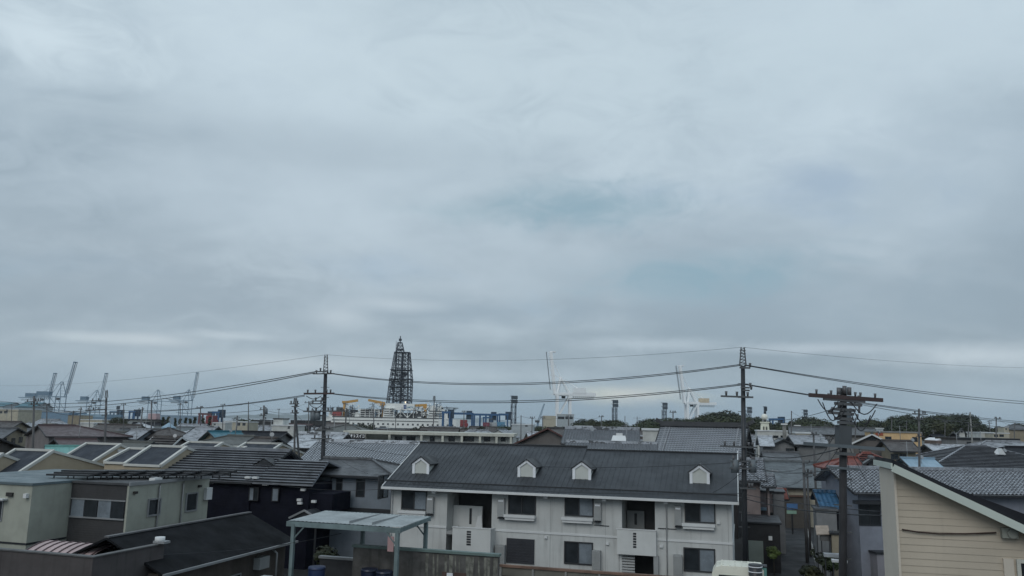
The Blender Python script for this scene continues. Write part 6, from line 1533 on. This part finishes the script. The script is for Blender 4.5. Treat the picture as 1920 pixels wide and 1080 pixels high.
# slanted small crane
A = G(1008, 900); o = thing('slewing_crane', 'small slanted jib crane between the light tower and the nearest white crane', 'crane', A, 0)
zt = z(1020, 757, 900); mb = MB(); lattice(mb, (1.1, 1.1, 0), (.5, .5, 7.0), z(1008, 790, 900) - 2, zt, 8, .35, .22, mid=False); mb.build('jib', CRB, o)
MB().tube([(0, 0, 0), (0, 0, z(1008, 790, 900))], 1.0, 8).build('tower', CRB, o); MB().box(-3, 2, -1.5, 1.5, z(1008, 792, 900), z(1008, 788, 900)).build('cab', SHIPK, o)

def rtg(label, pa, pb, ytop, D, m=GBLUE, legs=2, ctr=None):
    A = G(pa, D); B = G(pb, D); W = B.x - A.x; H = Hz(ytop, pa, D); o = thing('yard_gantry', label, 'gantry crane', (A.x, A.y, 0), 0, 'rubber tyred gantries of the container yard')
    for k in range(legs):
        x = W * k / (legs - 1)
        for y in (0, 9): MB().bar((x, y, 0), (x, y, H), 1.3).build('leg', m, o)
    mb = MB()
    for y in (0, 9): mb.bar((-1, y, H), (W + 1, y, H), 1.4, 1.8)
    for k in range(legs): x = W * k / (legs - 1); mb.bar((x, 0, 2), (x, 9, 2), 1.2)
    mb.build('beam', m, o); MB().box(W * .72, W * .72 + 5, 1, 8, H - 5, H + 2.6).build('trolley', mat('gantry_dark', (.02, .045, .08), .6), o)
    mb = MB(); mb.box(-1, 1, -1, 10, .2, 1.8); mb.box(W - 1, W + 1, -1, 10, .2, 1.8); mb.build('wheel_beam', SHIPK, o)
    return o
rtg('dark blue yard gantry touching the ship bow, first from the left', 845, 884, 775, 720); rtg('dark blue yard gantry with five legs right of the ship bow', 888, 932, 777, 740, legs=5)
rtg('small dark blue yard gantry left of the light tower', 936, 951, 777, 760); rtg('dark blue gantry overlapping the ship bow', 829, 842, 773, 700)
rtg('small blue yard gantry before the far left pines', 241, 250, 772, 900); rtg('blue yard gantry behind the second pine group', 398, 408, 773, 760); rtg('blue gantry right of the ship, low and farther', 906, 920, 783, 900)
rtg('pale blue far gantry left of the rounded tree clump', 205, 223, 772, 1000, CRB); rtg('blue gantry behind the white ball tower, wide one', 1450, 1470, 786, 800)
rtg('dark red and blue gantry behind the pines left', 372, 392, 776, 800, mat('gantry_maroon', (.13, .04, .045), .6))

# container stacks
def stack(label, pa, pb, yt, D, col, nm):
    A = G(pa, D); B = G(pb, D); W = max(2, B.x - A.x); H = Hz(yt, pa, D); o = thing('container_stack', label, 'containers', (A.x, A.y, 0), 0, 'container stacks on the quay')
    n = max(1, int(H / 2.6)); m_ = mat(nm, col, .7, .15)
    for k in range(n): MB().box(0, W - (k % 2) * .8, 0, 12, k * H / n + .05, (k + 1) * H / n).build('container', m_, o)
for a in (('red container stack under the blue gantries right of the ship', 862, 876, 787, 700, (.22, .035, .04), 'container_red'), ('maroon container stack below the five legged gantry', 905, 917, 792, 690, (.18, .04, .06), 'container_maroon'), ('white container row under the five legged gantry', 917, 931, 792, 700, (.40, .42, .43), 'container_white'), ('light blue containers left of the first light tower', 932, 948, 791, 690, (.10, .25, .38), 'container_blue'),
          ('brown red containers between the pines at left', 384, 396, 779, 560, (.16, .04, .035), 'container_red'), ('dark blue container stack behind the slim poles at far left', 116, 126, 772, 620, (.03, .07, .16), 'container_navy'), ('pale container stack at far left below the tallest crane', 84, 112, 776, 640, (.22, .28, .33), 'container_pale'),
          ('blue grey containers right of the far left pole', 200, 222, 777, 900, (.10, .17, .26), 'container_bluegrey'), ('pink white containers under the plain pointed crane', 276, 292, 775, 1000, (.45, .32, .33), 'container_pink'), ('pale blue containers behind the pines', 300, 372, 778, 900, (.2, .28, .36), 'container_pale2')): stack(*a)
# sheds
WALLS['shedblue'] = mat('shed_blue_wall', (.16, .25, .34), .7, .1); bl = mat('shed_blue_roof', (.05, .15, .24), .5, .1); wl_ = mat('shed_white_wall', (.36, .40, .42), .7, .1); WALLS['shedwhite'] = wl_
h('blue_roof_warehouse', 'large warehouse with dark blue roof at the left edge, behind everything', (-60, 753, 900), 30, yaw=-3, side='L', fe=n_(20, 4.5), roof='blueteal', wall='shedwhite', cap=False, gut=False, ov=1)
h('blue_roof_warehouse', 'large warehouse with dark blue roof just right of the edge one', (48, 754, 860), 84, yaw=-3, side='L', fe=n_(18, 5.5), roof='blueteal', wall='shedwhite', cap=False, gut=False, ov=1)
flat('quay_shed', 'long pale blue quay shed left of the big left pole', 35, 771, 130, 520, yaw=-3, dep=20, wall='shedblue', cat='shed')
flat('quay_shed', 'long pale blue roofed shed between the small poles and the tree clump', 148, 776, 196, 520, yaw=-3, dep=20, wall='shedblue', cat='shed', cap=ROOFS['lblue'], caph=2)
flat('cream_shed', 'low cream shed below the pale blue roofed shed', 150, 786, 192, 330, yaw=-3, dep=12, wall='cream', cat='shed')
flat('pale_shed', 'low pale shed right of the maroon roofs', 150, 792, 176, 240, yaw=-3, dep=8, wall='white', cat='shed')
flat('long_dark_shed', 'very long dark low shed along the shore before the pines', 196, 784.5, 300, 560, yaw=-2, dep=12, wall='black', cat='shed', cap=BLACK)
flat('long_dark_shed', 'long dark low shed along the shore behind the grey stair tower', 545, 787.5, 612, 560, yaw=-2, dep=12, wall='black', cat='shed', cap=BLACK)
flat('long_dark_shed', 'long dark low shed along the shore left of the stair tower', 470, 787, 513, 560, yaw=-2, dep=12, wall='black', cat='shed', cap=BLACK)
flat('pale_harbour_office', 'pale flat harbour office under the nearest white crane', 1018, 779, 1042, 700, yaw=-4, dep=14, wall='cream')
flat('crane_shed', 'white two decked building between the legs of the nearest white crane', 1044, 776, 1076, 760, yaw=-4, dep=14, wall='shedwhite', wins=[('f', 1046, 781, 1058, 786), ('f', 1060, 781, 1074, 786)])
flat('grey_low_building', 'low pale grey building under the first light tower', 960, 795, 1000, 260, yaw=-4, dep=10, wall='shedwhite', wins=[('f', 985, 797, 989, 800)])
flat('white_low_building', 'low cream white building before the dark trees right of the taupe gable', 1077, 798, 1110, 200, yaw=-6, dep=10, wall='cream')
flat('pale_blue_block', 'long pale blue white block behind the taupe gable at right', 1606, 805, 1640, 190, yaw=-8, dep=10, wall='shedblue')
flat('pale_blue_block', 'short white rooftop block above the apricot building', 1634, 802, 1656, 230, yaw=-8, dep=10, wall='shedwhite')
# light towers
def light_tower(label, px, yt, D, w=2.2, rows=2):
    A = G(px, D); H = Hz(yt, px, D); o = thing('light_tower', label, 'light tower', A, 15, 'floodlight towers of the container yard')
    hh = 6.0 if rows > 1 else 4
    mb = MB(); lattice(mb, (w, w, 0), (w, w, 0), 0, H - hh, max(4, int(H / 6)), .42, .14, mid=False); mb.build('mast', SHIPD, o)
    for r in range(rows):
        mb = MB(); z_ = H - hh + r * hh / rows
        for x in (-w - .3, -w / 3, w / 3, w + .3): mb.box(x - .65, x + .65, -w - .6, -w - .1, z_ + .3, z_ + hh / rows - .3)
        for y in (-w, w): mb.bar((-w - .8, y, z_ + hh / rows - .2), (w + .8, y, z_ + hh / rows - .2), .4)
        for x in (-w, w): mb.bar((x, -w, z_), (x, -w, z_ + hh / rows), .4)
        mb.build('floodlight_bank', mat('lamp_housing', (.07, .09, .11), .5), o)
light_tower('tallest dark lattice light tower right of the blue gantries', 962, 742, 620, 1.6)
light_tower('lattice light tower in the gap right of the nearest white crane', 1152.5, 750, 660, 1.5)
light_tower('lattice light tower left of the second white crane', 1246, 755, 700, 1.4)
light_tower('lattice light tower just right of the tall right utility pole', 1405, 763, 760, 1.6)
light_tower('small light tower over the mound left of the near utility pole', 1510.5, 768, 800, 1.4)
light_tower('slim light tower right behind the near utility pole', 1592, 771, 620, 1.0)
light_tower('tower with thin aerials behind the white ball', 1436, 762, 640, .5, 1)
light_tower('far tiny twin lamp mast right of the tallest left crane', 219, 761, 900, .9, 1)

# =====================================================================
# FAR BAND OF HOUSES : prototypes copied with their parts
# =====================================================================
random.seed(21)
def proto(kind, W, Dp, He, rise, roof, wall, nwin):
    root = bpy.data.objects.new('town_house', None); COL.objects.link(root)
    ov = .5; wf = Dp / 2 + ov; x = W / 2
    if kind == 'flat':
        MB().box(-x, x, -Dp / 2, Dp / 2, 0, He + rise * .5).build('wall', WALLS[wall], root); mb = MB(); mb.box(-x - .15, x + .15, -Dp / 2 - .15, Dp / 2 + .15, He + rise * .5, He + rise * .5 + .25); mb.box(-x * .3, x * .2, -1, 1.5, He + rise * .5 + .25, He + rise * .5 + 1.6); mb.build('roof', CONC, root)
    else:
        hip = wf if kind == 'hip' else 0; rx = x + ov - hip if hip else x + ov
        rx = max(.3, rx); mb = MB(); ex = x + ov; H = He + rise
        slope(mb, (-ex, -wf, He), (ex, -wf, He), (-rx, 0, H), (rx, 0, H)); slope(mb, (ex, wf, He), (-ex, wf, He), (rx, 0, H), (-rx, 0, H))
        if hip: slope(mb, (-ex, wf, He), (-ex, -wf, He), (-rx, 0, H), (-rx, 0, H)); slope(mb, (ex, -wf, He), (ex, wf, He), (rx, 0, H), (rx, 0, H))
        ro = mb.build('roof', ROOFS[roof], root); MB().box(-rx, rx, -.2, .2, H - .02, H + .22).build('ridge_cap', ROOFS[roof], ro)
        mb = MB(); y = Dp / 2; t = He + .1
        mb.face([(-x, -y, 0), (x, -y, 0), (x, -y, t), (-x, -y, t)]); mb.face([(x, y, 0), (-x, y, 0), (-x, y, t), (x, y, t)])
        for s in (-x, x): mb.face([(s, -y, 0), (s, y, 0), (s, y, t)] + ([] if hip else [(s, 0, H - .15)]) + [(s, -y, t)])
        mb.build('wall', WALLS[wall], root)
        mb = MB(); mb.box(-ex, ex, -wf - .1, -wf, He - .15, He).build('gutter', BLACK, ro)
    for k in range(nwin):
        xx = -x + (k + .5) * W / nwin; window(root, face_T('f', -Dp / 2), xx - .8, He - 1.9, xx + .8, He - .8, frame=random.choice([FRAME, ALU]), curtain=random.choice([None, [1]]))
    window(root, face_T('r', x), -.8, He - 1.9, .7, He - .8, frame=FRAME)
    window(root, face_T('l', -x), -.8, He - 1.9, .7, He - .8, frame=FRAME)
    if kind != 'flat' and random.random() < .6:
        mb = MB(); mb.tube([(x * .4, .3, He + rise - .3), (x * .4, .3, He + rise + 1.6)], .03, 4)
        for k in range(5): mb.bar((x * .4 - .5, .3 + k * .12 - .2, He + rise + 1.5), (x * .4 + .5, .3 + k * .12 - .2, He + rise + 1.5), .025)
        mb.build('antenna', ALU, root)
    return root
RN = dict(grey='grey tiled', pale='pale tiled', patch='patchy slate', slate='slate', brown='brown', dark='dark', maroon='maroon', corr='blue grey', olive='olive grey', teal='teal', blueteal='deep blue')
WN = dict(white='white', grey='grey', tan='tan', cream='cream', pinkgrey='pinkish grey', taupe='taupe', bluegrey='blue grey', brown='brown')
PR = []
for i, (k, r, wl) in enumerate([('gable', 'grey', 'white'), ('hip', 'grey', 'grey'), ('gable', 'pale', 'tan'), ('hip', 'slate', 'white'), ('gable', 'slate', 'pinkgrey'), ('gable', 'patch', 'white'), ('hip', 'patch', 'cream'), ('gable', 'brown', 'tan'), ('hip', 'brown', 'white'), ('gable', 'dark', 'white'), ('hip', 'dark', 'grey'), ('gable', 'corr', 'grey'), ('flat', 'slate', 'white'), ('flat', 'slate', 'cream'), ('gable', 'olive', 'taupe'), ('hip', 'pale', 'white'), ('gable', 'maroon', 'white'), ('gable', 'blueteal', 'white'), ('gable', 'grey', 'taupe'), ('gable', 'patch', 'bluegrey')]):
    W = random.uniform(8, 13); He = random.uniform(5.2, 5.9)
    PR.append((proto(k, W, random.uniform(6.5, 8.5), He, random.uniform(1.5, 2.3), r, wl, random.choice([2, 3])), ('flat roofed' if k == 'flat' else RN[r] + ' ' + ('hip' if k == 'hip' else 'gable') + ' roofed'), WN[wl], W, k))
LM = [(30, 'near the left edge'), (62, 'by the slim left pole'), (105, 'below the tallest left crane'), (140, 'by the two small left poles'), (195, 'by the dark far left pole'), (250, 'below the rounded tree clump'), (317, 'by the pale pyramid roof'), (362, 'before the pointed pines'), (410, 'above the teal blue gable'), (451, 'by the big round tree'), (493, 'by the gap pole'), (551, 'by the braced pole'), (606, 'by the tall left pole'), (665, 'left of the signboard'), (745, 'below the drilling tower'), (800, 'below the ship bridge'), (860, 'below the first blue gantry'), (910, 'below the five legged gantry'), (962, 'by the first light tower'), (1010, 'by the slanted jib crane'), (1058, 'below the nearest white crane'), (1110, 'above the wide tiled roof'), (1152, 'by the second light tower'), (1220, 'above the white panelled block'), (1300, 'above the heavy ridge'), (1398, 'by the tall right pole'), (1437, 'by the white ball tower'), (1500, 'right of the vent chimneys'), (1580, 'by the near pole'), (1640, 'by the taupe gable'), (1690, 'above the apricot building'), (1723, 'by the apricot pole'), (1757, 'by the arched white roof'), (1804, 'by the white gabled house'), (1850, 'above the pale hipped roof'), (1890, 'by the stacked roof house'), (1940, 'at the right edge')]
named = []; front = []
for o_ in list(COL.objects):
    if o_.parent is None and o_.get('category') in ('house', 'building', 'apartment building', 'warehouse', 'shed', 'tower', 'pavilion', 'utility pole', 'chimney') and o_.location.y > 60:
        kids = [c for c in o_.children_recursive if c.type == 'MESH']
        if not kids: continue
        xs = []; ys = []
        mw = Matrix.Translation(o_.location) @ o_.rotation_euler.to_matrix().to_4x4()
        for c in kids:
            for q in c.bound_box: p = mw @ Vector(q); xs.append(p.x); ys.append(p.y)
        named.append((min(xs), max(xs), min(ys), max(ys)))
        if o_.get('category') not in ('utility pole', 'shed') and o_.location.y < 345:
            pp = [proj((x_, y_, 7))[0] for x_ in (min(xs), max(xs)) for y_ in (min(ys), max(ys))]; front.append((min(pp), max(pp), min(ys)))
seen = set(); placed = []; cnt = 0; firsts = set()
ORD = ['', 'second ', 'third ', 'fourth ', 'fifth ', 'sixth ', 'seventh ']
for D, gap in ((96, 13), (107, 13.5), (119, 14), (135, 14.5), (152, 15), (172, 15.5), (195, 16), (222, 16.5), (252, 18), (288, 20), (330, 22), (372, 25)):
    xa, xb = G(-40, D).x, G(1960, D).x; x = xa + random.uniform(0, 8)
    while x < xb:
        dd = D + random.uniform(-4, 4); px = proj((x, dd, 5))[0]
        pr, rn, wn, W, kd = random.choice(PR)
        yaw = random.choice([-16, -16, -10, 74, 8, -4]) + random.uniform(-3, 3)
        ok = all(not (x + 6.5 > a and x - 6.5 < b and dd + 6 > c and dd - 6 < e_) for a, b, c, e_ in named)
        if px > 1440 and px < 1560 and D < 100: ok = False
        if 395 - 20 < dd: ok = False
        hw_ = 5.5 / dd * 1500
        if any(dd < fy and min(px + hw_, fb) - max(px - hw_, fa) > .42 * (fb - fa) for fa, fb, fy in front): ok = False
        if ok:
            lm = min(LM, key=lambda t: abs(t[0] - px))[1]
            dist = 'nearer' if D < 140 else 'middle' if D < 200 else 'far' if D < 300 else 'farthest'
            for od in ORD:
                lab = '%s%s %s house, %s walls, %s' % (od, dist, rn, wn, lm)
                if lab not in seen: break
            seen.add(lab)
            sc = random.uniform(.92, 1.06); sz = random.uniform(.92, 1.06)
            if pr.name not in firsts:
                firsts.add(pr.name); o_ = pr; o_.location = (x, dd, 0); o_.rotation_euler = (0, 0, R(yaw)); o_.scale = (sc, sc, sz); tag(o_, lab, 'house', 'town houses receding to the harbour')
            else: dup(pr, (x, dd, 0), yaw, lab, 'town houses receding to the harbour', (sc, sc, sz), 'house')
            cnt += 1
        x += gap * random.uniform(.75, 1.25)
for pr, *_ in PR:
    if pr.name not in firsts:
        for c in list(pr.children_recursive): bpy.data.objects.remove(c)
        bpy.data.objects.remove(pr)

# more slim poles, street lamps and lines among the roofs, and gear on the ship
random.seed(33); pn = {}
last = None
for k, (px, D) in enumerate(((22, 210), (88, 130), (168, 210), (232, 175), (284, 120), (338, 200), (376, 140), (418, 185), (466, 160), (523, 240), (579, 150), (626, 190), (701, 150), (742, 210), (870, 170), (921, 240), (977, 150), (1066, 130), (1128, 170), (1262, 130), (1484, 140), (1548, 200), (1604, 130), (1672, 180), (1700, 240), (1772, 200), (1816, 180), (1868, 140), (1902, 170))):
    lm = min(LM, key=lambda t: abs(t[0] - px))[1]; q = pn.get(lm, 0); pn[lm] = q + 1
    yt = 793 + .02 * (px - 960) - (random.uniform(1.2, 3.4)) * 1500 / D
    pole('%s%s thin pole among the roofs %s' % (ORD[q], random.choice(['plain', 'grey', 'dark']) if not q else 'slim', lm), px, yt, D, r=.12, pyb=px - 1, arms=(A3(yt + 350 / D * 1.2, random.uniform(.4, .8), random.uniform(.3, .8), 3),) if k % 4 else (), group='thin poles among the roofs')
    if last and abs(px - last[0]) < 90: wn_ = pn.get('w' + lm, 0); pn['w' + lm] = wn_ + 1; wire('%sthin line strung between two slim poles %s' % (ORD[wn_], lm), (last[0], last[1] + 2, last[2]), (px, yt + 2, D), .5, .018, grp='thin lines among the roofs')
    last = (px, yt, D)
sh_ = [o_ for o_ in COL.objects if o_.name == 'drill_ship'][0]
kk = 1030 / 1500.
for j in range(46):
    px = random.uniform(622, 846); y0 = random.choice([783, 775, 770, 765]); hgt = random.uniform(3, 9)
    if 724 < px < 778: y0 = max(y0, 775)
    m_ = random.choice([SHIPK, SHIPW, SHIPD, CRB, SHIPK]); x = (px - 745) * kk; zb_ = Hz(y0, 745, 1030)
    mb = MB(); mb.bar((x, -17.5, zb_ - 3), (x, -17.5, zb_ + hgt), .45); mb.bar((x - random.uniform(1, 4), -17.5, zb_ + hgt * .6), (x + random.uniform(1, 4), -17.5, zb_ + hgt * random.uniform(.4, .9)), .5); mb.bar((x - 1.5, -17.6, zb_), (x + 2, -17.6, zb_ + hgt * .7), .3)
    mb.build('deck_davit', m_, sh_)

# =====================================================================
# AIR
# =====================================================================
hz = MB().box(-26000, 26000, -350, 25500, -1, 135)
hm = bpy.data.materials.new('haze_air'); hm.use_nodes = True; t = hm.node_tree; t.nodes.clear()
pv = t.nodes.new('ShaderNodeVolumePrincipled'); pv.inputs['Density'].default_value = .00006; pv.inputs['Color'].default_value = (.90, .96, 1.0, 1); pv.inputs['Anisotropy'].default_value = .2
ou = t.nodes.new('ShaderNodeOutputMaterial'); L(t, pv.outputs[0], ou.inputs['Volume'])
tag(hz.build('haze', hm), kind='stuff')
